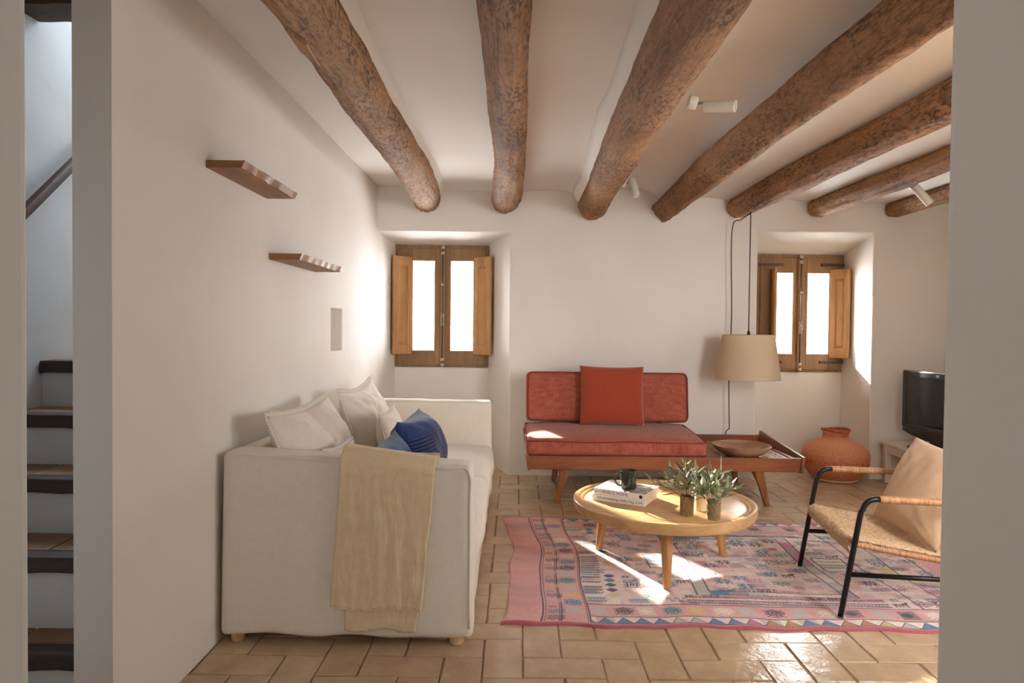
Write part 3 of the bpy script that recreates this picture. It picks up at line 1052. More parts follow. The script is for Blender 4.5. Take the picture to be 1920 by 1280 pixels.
# ------------------------------------------------------------------ windows
def make_window(name, q, label, glass, cen, zg, shutters, hinges):
    """q recess dims; glass = two (x0,x1) spans; shutters = list of (hinge_x, dx, dy)"""
    root = thing(name, label, 'window', (cen, DW, q['sill']))
    root['kind'] = 'structure'
    del root['category']
    x0, x1, z0, z1 = q['b0'] + .002, q['b1'] - .002, q['sill'] + .002, q['zb'] - .004
    fw = .045
    fr = MB()
    ya, yb = DW - .01, DW + .07
    fr.box(x0, x0 + fw, ya, yb, z0, z1).box(x1 - fw, x1, ya, yb, z0, z1)
    fr.box(x0 + fw, x1 - fw, ya, yb, z1 - fw, z1).box(x0 + fw, x1 - fw, ya, yb, z0, z0 + .03)
    fr.build('window_frame', 'window_wood', root, bevel=.004)
    sy0, sy1 = DW - .03, DW - .0105
    bz0, bz1 = z0 + .022, z1 - fw + .012
    for k, (g0, g1) in enumerate(glass):
        a = x0 + fw - .012 if k == 0 else cen + .006
        b_ = cen - .006 if k == 0 else x1 - fw + .012
        s = MB()
        s.box(a, g0, sy0, sy1, bz0, bz1).box(g1, b_, sy0, sy1, bz0, bz1)
        s.box(g0, g1, sy0, sy1, bz0, zg[0]).box(g0, g1, sy0, sy1, zg[1], bz1)
        so_ = s.build('casement', 'window_wood', root, bevel=.003)
        s = MB()
        e = .010
        for (p0, p1, r0, r1) in ((g0, g0 + e, zg[0], zg[1]), (g1 - e, g1, zg[0], zg[1]), (g0 + e, g1 - e, zg[0], zg[0] + e), (g0 + e, g1 - e, zg[1] - e, zg[1])):
            s.box(p0, p1, sy0 - .004, sy0 + .02, r0, r1)
        s.build('glazing_bead', 'shutter_wood', so_)
        box('pane', g0 - .004, g1 + .004, DW - .022, DW - .019, zg[0] - .004, zg[1] + .004, 'glass', so_)
    # meeting stile with its own moulding
    MB().box(cen - .024, cen + .024, sy0 - .018, sy0 + .004, bz0, bz1).build('meeting_stile', 'window_wood', root, bevel=.006)
    # bolt hardware on the meeting stile
    yk = sy0 - .018
    rod = MB().tube([(cen, yk - .006, z0 + .04), (cen, yk - .006, z1 - .03)], .0045, 8)
    rod.build('bolt_rod', 'iron', root)
    for zz in (z1 - .022, z1 - .075, z0 + .02, z0 + .07):
        m = Matrix.Translation((cen, yk, zz)) @ Matrix.Rotation(math.pi / 2, 4, 'X')
        h = MB().lathe([(.0001, .014), (.012, .013), (.019, .008), (.021, 0)], 20, m=m)
        h.build('keeper', 'silver', root)
    m = Matrix.Translation((cen, yk, (zg[0] + zg[1]) / 2 + .20)) @ Matrix.Rotation(math.pi / 2, 4, 'X')
    MB().lathe([(.0001, .03), (.012, .028), (.018, .02), (.015, .011), (.008, .006), (.010, 0)], 20, m=m).build('knob', 'silver', root)
    zh = (zg[0] + zg[1]) / 2 - .135
    hd = MB().box(cen - .015, cen + .015, yk - .006, yk, zh - .06, zh + .06)
    hp = [(cen + .011 * math.cos(t), yk - .014 - .012 * abs(math.cos(t)), zh + .045 * math.sin(t)) for t in [2 * math.pi * i / 20 for i in range(20)]]
    hd.tube(hp, .005, 8, closed=True)
    hd.build('handle', 'silver', root, bevel=.003, label='aged nickel window handle')
    # inner shutters
    for hx, dx, dy in shutters:
        L = math.hypot(dx, dy)
        ang = math.atan2(dy, dx)
        sgn = 1 if dx > 0 else -1
        m = Matrix.Translation((hx, sy0 - .006, 0)) @ Matrix.Rotation(ang, 4, 'Z')
        za_, zb_ = zg[0] - .025, zg[1] + .025
        th = .024
        fw2 = min(.05, L * .27)
        s = MB()
        s.box(0, fw2, -th / 2, th / 2, za_, zb_, m).box(L - fw2, L, -th / 2, th / 2, za_, zb_, m)
        s.box(fw2, L - fw2, -th / 2, th / 2, za_, za_ + .09, m).box(fw2, L - fw2, -th / 2, th / 2, zb_ - .09, zb_, m)
        so_ = s.build('shutter', 'shutter_wood', root, bevel=.003)
        p = MB()
        a0, a1, c0, c1 = fw2 - .002, L - fw2 + .002, za_ + .088, zb_ - .088
        i_ = min(.03, (a1 - a0) * .3)
        ring0 = [(a0, c0), (a1, c0), (a1, c1), (a0, c1)]
        ring1 = [(a0 + i_, c0 + i_), (a1 - i_, c0 + i_), (a1 - i_, c1 - i_), (a0 + i_, c1 - i_)]
        for sd in (1, -1):
            v = [m @ Vector((x, sd * -.002, z)) for x, z in ring0] + [m @ Vector((x, sd * .0085, z)) for x, z in ring1]
            fcs = [(k, (k + 1) % 4, 4 + (k + 1) % 4, 4 + k) for k in range(4)] + [(4, 5, 6, 7)]
            p.raw(v, fcs if sd < 0 else [tuple(reversed(z)) for z in fcs])
        p.build('raised_panel', 'shutter_wood', so_)
        hg = MB()
        for zz in (za_ + .08, zb_ - .08):
            hg.tube([(hx, sy0 - .008, zz - .03), (hx, sy0 - .008, zz + .03)], .006, 8)
        hg.build('hinge', 'iron', so_)
    if hinges:
        for zz in (zg[1] + .07, zg[0] - .07):
            for a, b_ in ((x0 + .01, glass[0][0] + .09), (glass[1][1] - .09, x1 - .01)):
                box('strap_hinge', a, b_, sy0 - .016, sy0 - .011 + .012, zz - .012, zz + .012, 'iron', root)
    return root


make_window('window_1', n1, 'wooden casement window with two open panelled shutters, behind the white sofa',
            [(-.985, -.762), (-.622, -.392)], -.690, (1.056, 1.925), [(-.99, -.150, -.155), (-.387, .165, -.15)], False)
make_window('window_2', n2, 'wooden casement window with iron strap hinges, behind the pleated pendant lamp',
            [(2.455, 2.650), (2.775, 2.995)], 2.712, (1.060, 1.845), [(2.452, -.045, -.19), (3.0, .105, -.165)], True)

# ------------------------------------------------------------------ stairs
st = thing('staircase', 'narrow plastered staircase with terracotta treads and dark wooden nosings', 'staircase', (-1.7, 1.6, 0))
x0, x1 = -2.038, XL - TH - .003
for k in range(-1, 9):
    yk, zk = 1.953 + .239 * k + (.42 if k > 4 else 0), .334 + .20 * k
    ex = .42 if k == 4 else 0
    if k < 1:
        yk, zk = 2.038 + .239 * k, .293 + .193 * k
        ex = -.08 if k == 0 else 0
    rs = MB().box(x0, x1, yk + .025, yk + .264 + ex, max(0, zk - .45), zk - .052)
    rs.build('riser', 'stair_plaster', st)
    tv = []
    nn = MB()
    segs = 14
    for s_ in range(segs + 1):
        xx = x0 + (x1 - x0) * s_ / segs
        w1 = .006 * noise.noise(Vector((xx * 9, k * 7, 0)))
        w2 = .008 * noise.noise(Vector((xx * 9, k * 7, 4)))
        tv += [(xx, yk + w1, zk - .052 + w2), (xx, yk + .075, zk - .052), (xx, yk + .075, zk), (xx, yk + .004 + w1, zk + w2 * .3)]
    ff = []
    for s_ in range(segs):
        for c in range(4):
            a, b_ = s_ * 4 + c, s_ * 4 + (c + 1) % 4
            ff.append((a, b_, b_ + 4, a + 4))
    ff += [(3, 2, 1, 0), tuple(segs * 4 + c for c in range(4))]
    nn.raw(tv, ff)
    nn.build('nosing', 'nosing', st, bevel=.006)
    for a in range(3):
        xa = x0 + (x1 - x0) * a / 3
        box('tread_tile', xa + .003, xa + (x1 - x0) / 3 - .003, yk + .078, yk + .262 + ex, zk - .052, zk + .001, 'tread', st, bevel=.004)
hr = thing('handrail', 'dark round wooden handrail fixed to the stair wall', 'handrail', (-1.99, 2.4, 1.4))
rail_z = lambda y: 1.760 + .873 * (y - 2.780)
MB().tube([(-1.985, 1.45 + .1 * i, rail_z(1.45 + .1 * i)) for i in range(34)], .023, 14).build('rail', 'rail_wood', hr)
for yy in (1.7, 2.5, 3.6, 4.6):
    MB().tube([(-2.04, yy, rail_z(yy) - .05), (-2.0, yy, rail_z(yy) - .05), (-1.985, yy, rail_z(yy) - .015)], .006, 8).build('bracket', 'iron', hr)
bmx = MB()
v, f = [], []
nn = 30
for i in range(nn + 1):
    x = -2.039 + (x1 + 2.039) * i / nn
    w = lambda c: .010 * noise.noise(Vector((x * 8, c * 3, 5)))
    v += [(x, 2.76 + w(1), 2.575 + w(2)), (x, 2.93, 2.575 + w(5)), (x, 2.93, 2.70), (x, 2.76 + w(3), 2.69 + w(4))]
for i in range(nn):
    for c in range(4):
        a, b_ = i * 4 + c, i * 4 + (c + 1) % 4
        f.append((a, b_, b_ + 4, a + 4))
f += [(3, 2, 1, 0), tuple(nn * 4 + c for c in range(4))]
tag(bmx.raw(v, f).build('stair_beam', 'old_beam'), 'dark rough timber lintel spanning the top of the stairwell', 'beam', kind='thing')

# ------------------------------------------------------------------ plank shelves
def plank(name, label, y0, y1, z, depth, th, taper, seed):
    root = thing(name, label, 'shelf', (XL, (y0 + y1) / 2, z), group='plank wall shelves')
    n = 30
    v, f = [], []
    for i in range(n + 1):
        t = i / n
        y = y0 + (y1 - y0) * t
        w = depth * (1 - taper * max(0, t - .8) * 5 * .0) + .008 * noise.noise(Vector((y * 7, seed, 0)))
        yo = y - .10 * taper * 0
        e = .012 * noise.noise(Vector((y * 10, seed, 3)))
        v += [(XL + .0015, y, z), (XL + w - .012 + e, y, z), (XL + w + e * .5, y, z + th), (XL + .0015, y, z + th)]
    for i in range(n):
        for c in range(4):
            a, b_ = i * 4 + c, i * 4 + (c + 1) % 4
            f.append((a, a + 4, b_ + 4, b_))
    MB().raw(v, f).build('board', 'shelf_wood', root)
    v2 = [v[0], v[1], v[2], v[3]]
    q = [(x, yy - .0008, zz) for x, yy, zz in v2]
    MB().raw(q + [(x, yy + .002, zz) for x, yy, zz in v2], [(0, 1, 2, 3), (7, 6, 5, 4), (0, 4, 5, 1), (1, 5, 6, 2), (2, 6, 7, 3), (3, 7, 4, 0)]).build('sawn_end', 'shelf_end', root)
    q = v[-4:]
    MB().raw([(x, yy - .002, zz) for x, yy, zz in q] + [(x, yy + .0008, zz) for x, yy, zz in q], [(0, 1, 2, 3), (7, 6, 5, 4), (0, 4, 5, 1), (1, 5, 6, 2), (2, 6, 7, 3), (3, 7, 4, 0)]).build('sawn_end', 'shelf_end', root)
    return root


plank('wall_shelf', 'higher live-edge wooden plank shelf on the plain plaster wall', 2.645, 3.29, 1.902, .150, .028, 1, 1)
plank('wall_shelf', 'lower live-edge wooden plank shelf, above the little wall recess', 3.325, 4.09, 1.614, .165, .030, 1, 4)

# ------------------------------------------------------------------ white sofa
sx0, sx1 = -1.172, -.170
sy0, sy1 = 2.735, 5.20
sofa = thing('sofa', 'white slipcovered linen sofa standing along the plain wall', 'sofa', ((sx0 + sx1) / 2, (sy0 + sy1) / 2, 0))


def arm_fn(top_l, top_r, hem, seed):
    def fn(p, u, v, w):
        t = (p.x / (sx1 - sx0)) + .5
        ztop = top_l + (top_r - top_l) * t
        k = (w + 1) / 2
        z = hem + (ztop - hem) * k
        z += (1 - k) ** 6 * .012 * noise.noise(Vector((p.x * 5 + seed, v * 2, 0)))
        z += k ** 12 * .006 * noise.noise(Vector((p.x * 7 + seed, 3, 0)))
        fall = .010 * noise.noise(Vector((p.x * 2.2 + seed, z * 1.3, v))) + .012 * (1 - k) * noise.noise(Vector((p.x * 4 + seed, z * .8, 2)))
        return Vector((p.x + .012 * u * (1 - k) ** 2, p.y + fall * (1 if abs(v) > .5 else 0), z))
    return fn


AT = .15
bm_obj('arm', soft_box(((sx0 + sx1) / 2, sy0 + AT / 2, 0), (sx1 - sx0, AT, .75), .022, (60, 10, 44), puff=(.012, .006, 0), fn=arm_fn(.785, .735, .035, 1)), 'linen_white', sofa)
bm_obj('arm', soft_box(((sx0 + sx1) / 2, sy1 - AT / 2, 0), (sx1 - sx0, AT, .75), .03, (40, 8, 24), puff=(.006, .006, 0), fn=arm_fn(.750, .742, .035, 5)), 'linen_white', sofa)
bm_obj('back', soft_box((sx0 + .05, (sy0 + sy1) / 2, .41), (.10, sy1 - sy0 - 2 * AT + .01, .74), .035, (8, 40, 20), wob=.006), 'linen_white', sofa)


def skirt_fn(p, u, v, w):
    k = (w + 1) / 2
    p = p.copy()
    p.x += .010 * (u > .5) * noise.noise(Vector((0, (p.y) * 3.5, k))) * (1 - k)
    return p


bm_obj('seat_skirt', soft_box(((sx0 + .10 + sx1) / 2, (sy0 + sy1) / 2, .155), (sx1 - sx0 - .10, sy1 - sy0 - 2 * AT + .01, .24), .02, (16, 60, 12), fn=skirt_fn), 'linen_white', sofa)
ys_ = sy0 + AT + .005
ln = (sy1 - sy0 - 2 * AT - .01) / 2
for k in range(2):
    bm_obj('seat_cushion', soft_box(((sx0 + .105 + sx1 + .02) / 2, ys_ + ln * (k + .5), .348), (sx1 + .02 - sx0 - .105, ln, .15), .055, (24, 30, 10), puff=(.018, 0, .035), wob=.012, wscale=3.5, seed=k * 5), 'quilt', sofa)
# corded seams along the arm edges
for (yy, tl, tr_) in ((sy0, .785, .735), (sy1 - AT, .750, .742), (sy0 + AT, .785, .735)):
    sm = []
    for i in range(41):
        t = i / 40
        x = sx0 + .035 + (sx1 - sx0 - .06) * t
        sm.append((x, yy + .004 * math.sin(i), tl + (tr_ - tl) * t - .010 + .003 * noise.noise(Vector((x * 9, yy, 0)))))
    if yy != sy1 - AT:
        sm += [(sx1 - .012, yy, tr_ - .018), (sx1 - .004, yy, tr_ - .04)] + [(sx1 - .002 + .004 * noise.noise(Vector((i, yy, 1))), yy + .002, tr_ - .06 - .06 * i) for i in range(11)]
    MB().tube(sm, .005, 6).build('seam', 'linen_white', sofa)
for (fx, fy) in ((sx0 + .045, sy0 + .05), (sx1 - .055, sy0 + .04), (sx0 + .06, sy1 - .06), (sx1 - .06, sy1 - .06)):
    MB().lathe([(0.0001, 0), (.026, 0), (.029, .006), (.030, .09)], 20, (fx, fy, 0.001)).build('foot', 'foot_wood', sofa)

# big white cushions on the back, small ones on the seat
WS = 'cushions on the white sofa'
pillow('cushion', 'large white linen cushion with ruffled edge closest to the plank shelves', .86, .52, .23, (-.955, 3.315, .665), (.02, 1, 0), (-.36, 0, 1), 'cushion_white', WS, flange=.026, seed=2, wr=.030, sag=.03, droop=.2)
pillow('cushion', 'large white linen cushion with ruffled edge closest to the window', .84, .52, .22, (-.945, 4.42, .668), (.02, 1, .02), (-.34, 0, 1), 'cushion_white', WS, flange=.026, seed=9, wr=.030, sag=.055, droop=.2)
pillow('cushion', 'small white cushion tucked behind the dark blue cushion', .38, .34, .16, (-.735, 4.12, .622), (.05, 1, .03), (-.22, 0, 1), 'cushion_white', WS, flange=.012, seed=14, pinch=.12)
pillow('cushion', 'small white cushion peeking over the near sofa arm', .36, .33, .14, (-.765, 3.085, .592), (.14, 1, 0), (-.22, 0, 1), 'cushion_white', WS, flange=.016, seed=21, pinch=.11)
pillow('cushion', 'large dark indigo blue cushion with fine black stripes', .44, .40, .28, (-.500, 3.56, .642), (.10, 1, .04), (-.24, 0, 1), 'indigo', WS, seed=31, pinch=.12, wr=.016)
pillow('cushion', 'small washed-blue cushion just behind the straw coloured throw', .36, .34, .18, (-.565, 3.14, .610), (.12, 1, .10), (-.20, 0, 1), 'denim', WS, seed=38, pinch=.12, wr=.014)

# throw over the near arm
thr = thing('throw_blanket', 'straw-coloured crinkled gauze throw draped over the sofa arm', 'throw', (-.52, sy0, 0))


def drape(name, xt, xb, zlow, gap, inner, seed, wav):
    """strip: from inside the arm, over its top and down the outside"""
    path = [(sy0 + AT + gap, inner), (sy0 + AT + gap, .70), (sy0 + AT + gap * .6, .765), (sy0 + AT * .6, .778 + gap), (sy0 + AT * .25, .776 + gap), (sy0 - gap * .8, .762), (sy0 - gap, .72), (sy0 - gap, zlow)]
    cum = [0]
    for a, b_ in zip(path, path[1:]):
        cum.append(cum[-1] + math.dist(a, b_))
    nS, nT = 90, 46
    v = []
    for i in range(nS + 1):
        s_ = cum[-1] * i / nS
        k = max(j for j in range(len(path)) if cum[j] <= s_ + 1e-9)
        k = min(k, len(path) - 2)
        t = (s_ - cum[k]) / (cum[k + 1] - cum[k])
        y = path[k][0] + (path[k + 1][0] - path[k][0]) * t
        z = path[k][1] + (path[k + 1][1] - path[k][1]) * t
        out = s_ > cum[4]
        d = max(0, (.76 - z) / (.76 - zlow)) if out else 0
        for j in range(nT + 1):
            q = j / nT
            xa = xt[0] + (xb[0] - xt[0]) * d
            xc = xt[1] + (xb[1] - xt[1]) * d
            x = xa + (xc - xa) * q
            zt_ = z - (.05 * (q - .1)) * (1 if s_ > cum[2] else 0) * (1 - d) + (.008 * math.sin(q * 9 + seed) + .006 * noise.noise(Vector((q * 14, seed, 0)))) * d
            fold = (.009 * noise.noise(Vector((x * 14 + seed, z * 2.5, 0))) + .004 * noise.noise(Vector((x * 50, z * 9, seed)))) * (0.35 + wav * d)
            if out:
                yy = y - abs(fold) - .0015
            else:
                yy = y
                zt_ += abs(fold) * .5
            v.append((x + .006 * noise.noise(Vector((z * 6, q * 3, seed))), yy, zt_))
    W = nT + 1
    f = [(i * W + j, i * W + j + 1, (i + 1) * W + j + 1, (i + 1) * W + j) for i in range(nS) for j in range(nT)]
    o = MB().raw(v, f, True).build(name, 'gauze', thr)
    m = o.modifiers.new('thick', 'SOLIDIFY')
    m.thickness, m.offset = .003, -1
    return o, v[-W:]


drape('under_layer', (-.655, -.325), (-.675, -.383), .072, .016, .62, 3, .5)
_, hemv = drape('upper_layer', (-.690, -.312), (-.728, -.362), .165, .024, .58, 8, 1.2)
hm = MB().tube([(p[0], p[1] - .001, p[2] + .004 * math.sin(i * 1.9)) for i, p in enumerate(hemv)], .0035, 5)
hm.build('frayed_hem', 'gauze', thr)

# ------------------------------------------------------------------ daybed
db = thing('daybed', 'red upholstered wooden daybed with cane side shelf', 'daybed', (1.1, 5.4, 0))
dx0, dx1, dy0, dy1 = .098, 2.112, 4.955, 5.85
box('front_rail', dx0 + .012, dx1 - .012, dy0, dy0 + .028, .262, .362, 'teak', db, .004)
box('back_rail', dx0 + .012, dx1 - .012, dy1 - .028, dy1, .285, .395, 'teak', db, .004)
for s_, xx in ((-1, dx0), (1, dx1)):
    a = xx if s_ < 0 else xx - .022
    o_ = .022 * s_
    MB().hexa([(a - o_ * .3, dy0 - .012, .255), (a + .022 - o_ * .3, dy0 - .012, .255), (a + .022 - o_ * .3, dy1 + .006, .275), (a - o_ * .3, dy1 + .006, .275),
               (a + o_ * .5, dy0 - .012, .372), (a + .022 + o_ * .5, dy0 - .012, .372), (a + .022 + o_ * .9, dy1 + .006, .432), (a + o_ * .9, dy1 + .006, .432)]).build('side_board', 'teak_y', db, .004)
for k in range(9):
    y = dy0 + .06 + k * .092
    box('slat', dx0 + .03, 1.40, y, y + .06, .325, .343, 'teak', db)
box('divider_rail', 1.400, 1.425, dy0 + .028, dy1 - .028, .305, .345, 'teak_y', db)
box('shelf_rail', 2.055, 2.086, dy0 + .028, dy1 - .028, .305, .348, 'teak_y', db)
# woven cane panel
cx0, cx1, cy0, cy1 = 1.425, 2.058, dy0 + .028, dy1 - .028
nx, ny = 15, 20
for i in range(nx):
    xx = cx0 + (cx1 - cx0) * (i + .5) / nx
    v, f = [], []
    m = ny * 2
    for j in range(m + 1):
        yy = cy0 + (cy1 - cy0) * j / m
        zz = .340 + .0022 * math.cos(math.pi * (j - .5 - .5 + i * 2) / 2 + math.pi * i)
        v += [(xx - .0135, yy, zz), (xx + .0135, yy, zz), (xx + .0135, yy, zz - .002), (xx - .0135, yy, zz - .002)]
    for j in range(m):
        for c in range(4):
            a, b_ = j * 4 + c, j * 4 + (c + 1) % 4
            f.append((a, b_, b_ + 4, a + 4))
    MB().raw(v, f).build('cane_strip', 'cane', db)
for j in range(ny):
    yy = cy0 + (cy1 - cy0) * (j + .5) / ny
    v, f = [], []
    m = nx * 2
    for i in range(m + 1):
        xx = cx0 + (cx1 - cx0) * i / m
        zz = .340 + .0022 * math.cos(math.pi * (i - 1 + j * 2) / 2 + math.pi * (j + 1))
        v += [(xx, yy - .0135, zz), (xx, yy + .0135, zz), (xx, yy + .0135, zz - .002), (xx, yy - .0135, zz - .002)]
    for i in range(m):
        for c in range(4):
            a, b_ = i * 4 + c, i * 4 + (c + 1) % 4
            f.append((a, a + 4, b_ + 4, b_))
    MB().raw(v, f).build('cane_strip', 'cane', db)


def dleg(name, top, foot, wt, wf, d):
    (tx, ty, tz), (fx, fy, fz) = top, foot
    MB().hexa([(fx - wf / 2, fy - d / 2, fz), (fx + wf / 2, fy - d / 2, fz), (fx + wf / 2, fy + d / 2, fz), (fx - wf / 2, fy + d / 2, fz),
               (tx - wt / 2, ty - d / 2, tz), (tx + wt / 2, ty - d / 2, tz), (tx + wt / 2, ty + d / 2, tz), (tx - wt / 2, ty + d / 2, tz)]).build(name, 'teak_z', db, .005)


dleg('leg', (.392, dy0 + .055, .30), (.325, dy0 + .055, 0.001), .075, .036, .034)
dleg('leg', (.392, dy1 - .055, .30), (.345, dy1 - .055, 0.001), .075, .036, .034)
dleg('leg', (1.792, dy0 + .055, .30), (1.872, dy0 + .055, 0.001), .075, .036, .034)
dleg('leg', (1.840, dy1 - .055, .30), (1.895, dy1 - .055, 0.001), .075, .036, .034)
for (xa, xb) in ((.360, .56), (1.832, 1.62)):
    for yy in (dy0 + .055, dy1 - .055):
        pass
    MB().hexa([(xa - .012, dy0 + .07, .13), (xa + .012, dy0 + .07, .13), (xa + .012, dy1 - .42, .30), (xa - .012, dy1 - .42, .30),
               (xa - .012, dy0 + .07, .175), (xa + .012, dy0 + .07, .175), (xa + .012, dy1 - .42, .345), (xa - .012, dy1 - .42, .345)]).build('brace', 'teak_y', db, .003)


def seat_fn(p, u, v, w):
    p = p.copy()
    if w > 0:
        p.z += .028 * (v + 1) / 2 * w
    return p


seat = bm_obj('seat_cushion', soft_box((.752, 5.325, .420), (1.318, .74, .118), .03, (50, 30, 10), puff=(.006, .006, .026), wob=.006, wscale=4, fn=seat_fn), 'coral', db)
zt = .474
loop = [(.108, 4.962), (1.400, 4.962), (1.400, 5.60), (.108, 5.60)]


def rloop(x0, x1, a0, a1, r, f, n=6):
    pts = []
    for cx, cy_, st_ in ((x1 - r, a0 + r, -90), (x1 - r, a1 - r, 0), (x0 + r, a1 - r, 90), (x0 + r, a0 + r, 180)):
        for k in range(n + 1):
            a = math.radians(st_ + 90 * k / n)
            pts.append((cx + r * math.cos(a), cy_ + r * math.sin(a)))
    out = []
    for a, b_ in zip(pts, pts[1:] + pts[:1]):
        d = math.dist(a, b_)
        m = max(1, int(d / .05))
        for k in range(m):
            out.append((a[0] + (b_[0] - a[0]) * k / m, a[1] + (b_[1] - a[1]) * k / m))
    return [f(x, y) for x, y in out]


MB().tube(rloop(.094, 1.411, 4.953, 5.69, .03, lambda x, y: (x, y, .466 + .028 * (y - 4.955) / .74 + .003 * math.sin(x * 9))), .0055, 7, closed=True).build('piping', 'coral_pipe', seat)
MB().tube(rloop(.094, 1.411, 4.953, 5.69, .03, lambda x, y: (x, y, .372)), .005, 7, closed=True).build('piping', 'coral_pipe', seat)
lean = math.radians(-9)
mb_ = Matrix.Translation((.765, 5.645, .725)) @ Matrix.Rotation(lean, 4, 'X')
bmx = soft_box((0, 0, 0), (1.325, .125, .405), .035, (50, 10, 24), puff=(.004, .018, .004), wob=.005, wscale=4)
bmx.transform(mb_)
bk = bm_obj('back_cushion', bmx, 'coral', db)
for yy in (-.060, .060):
    MB().tube(rloop(-.655, .655, -.196, .196, .045, lambda x, z: mb_ @ Vector((x, yy, z))), .0055, 7, closed=True).build('piping', 'coral_pipe', bk)
for xx in (.32, 1.20):
    MB().hexa([(xx, 5.76, .36), (xx + .05, 5.76, .36), (xx + .05, 5.79, .36), (xx, 5.79, .36), (xx, 5.755, .80), (xx + .05, 5.755, .80), (xx + .05, 5.785, .80), (xx, 5.785, .80)]).build('back_support', 'teak_z', db, .003)
pillow('cushion', 'square rust orange cushion leaning on the red daybed', .515, .475, .14, (.785, 5.475, .755), (1, 0, -.008), (0, .16, 1), 'rust', seed=50, pinch=.045, wr=.006)

# wooden bowl on the cane shelf
bowl = thing('bowl', 'wide shallow turned wooden bowl on the cane shelf', 'bowl', (1.715, 5.13, .343))
MB().lathe([(.0001, 0), (.088, 0), (.105, .004), (.150, .024), (.190, .052), (.213, .080), (.216, .086), (.211, .090), (.203, .086), (.180, .060), (.145, .036), (.10, .020), (.05, .014), (.0001, .013)], 64).build('vessel', 'walnut', bowl, local=True)

# ------------------------------------------------------------------ pendant lamp
lx, ly = 1.888, 5.52
lamp = thing('pendant_lamp', 'cream pleated drum-shaped pendant lamp hanging by the daybed', 'lamp', (lx, ly, .90))
npl = 104
sh = MB().lathe([(.251, .897), (.2505, .900), (.226, 1.075), (.2005, 1.250), (.200, 1.253)], npl * 2, (lx, ly, 0), ripple=lambda j, i: (.018 * (j % 2) - .009))
so_ = sh.build('lamp_shade', 'shade', lamp)
m = so_.modifiers.new('thick', 'SOLIDIFY')
m.thickness = .002
for r, z in ((.2505, .898), (.2000, 1.2515)):
    MB().tube([(lx + r * math.cos(2 * math.pi * i / 64), ly + r * math.sin(2 * math.pi * i / 64), z) for i in range(64)], .0035, 6, closed=True).build('rim_tape', 'shade', lamp)
MB().tube([(lx, ly, 2.235), (lx, ly, 1.27)], .0042, 8).build('cord', 'cord_black', lamp)
MB().lathe([(.0001, 1.29), (.008, 1.285), (.012, 1.262), (.016, 1.25), (.020, 1.17), (.020, 1.10), (.0001, 1.10)], 20, (lx, ly, 0)).build('lamp_holder', 'cord_black', lamp)
MB().lathe([(.0001, 1.105), (.018, 1.10), (.030, 1.06), (.032, 1.03), (.022, 1.0), (.0001, .992)], 20, (lx, ly, 0)).build('bulb', 'white_metal', lamp)
sp_ = MB()
for k in range(3):
    a = k * 2.094
    sp_.tube([(lx, ly, 1.19), (lx + .198 * math.cos(a), ly + .198 * math.sin(a), 1.245)], .0025, 6)
sp_.build('spider', 'steel', lamp)
MB().tube([(lx, ly, 2.238), (lx - .004, ly, 2.222)], .008, 8).build('ceiling_hook', 'iron', lamp)
cordp = [(lx, ly, 2.228), (lx - .02, ly + .06, 2.215), (lx - .03, ly + .15, 2.20), (lx - .045, ly + .23, 2.206), (lx - .05, ly + .27, 2.20), (lx - .052, ly + .285, 2.17)]
cordp += [(1.834 + .006 * math.sin(z * 5.5), 5.812, z) for z in [2.1 - .05 * i for i in range(34)]]
cordp += [(1.832, 5.87, .42), (1.80, 5.90, .30), (1.78, 5.92, .15), (1.76, 5.92, .02), (1.70, 5.925, .008), (1.5, 5.93, .008)]
MB().tube(cordp, .0042, 7).build('supply_cord', 'cord_black', lamp)
tag(MB().tube([(.55 + .02 * i, 5.932 - .008 * math.sin(i * .4), .008 + .004 * (1 + math.sin(i * .7))) for i in range(44)], .004, 6).build('power_cable', 'cord_white'), 'thin white cable lying along the wall under the daybed', 'cable')

# ------------------------------------------------------------------ woven pot
pot = thing('woven_pot', 'bulbous orange woven straw pot standing by the window recess', 'pot', (2.800, 5.93, 0))
pp = [(.0001, 0), (.135, .002), (.170, .012), (.205, .040), (.240, .085), (.264, .140), (.272, .195), (.270, .235), (.255, .270), (.222, .305), (.180, .330),
      (.140, .346), (.116, .358), (.106, .375), (.104, .400), (.107, .428)]
fine_pp = []
for (r0, z0), (r1, z1) in zip(pp, pp[1:]):
    for k in range(5):
        t = k / 5
        fine_pp.append((r0 + (r1 - r0) * t, z0 + (z1 - z0) * t))
fine_pp.append(pp[-1])
fine_pp += [(.098, .430), (.094, .40), (.10, .36), (.2, .30)]
MB().lathe(fine_pp, 220, ripple=lambda j, i: (.006 if (j + (i // 2)) % 2 else -.003) if i > 6 else 0).build('body', 'wicker', pot, local=True)
MB().tube([(.107 * math.cos(a), .107 * math.sin(a), .432 + .006 * math.sin(a * 2 + 1)) for a in [2 * math.pi * i / 60 for i in range(60)]], .013, 10, closed=True).build('rim', 'wicker_rim', pot, local=True, label='dark red bound rim')
MB().tube([(.172 * math.cos(a), .172 * math.sin(a), .014) for a in [2 * math.pi * i / 60 for i in range(60)]], .012, 8, closed=True).build('base_ring', 'foot_wood', pot, local=True)

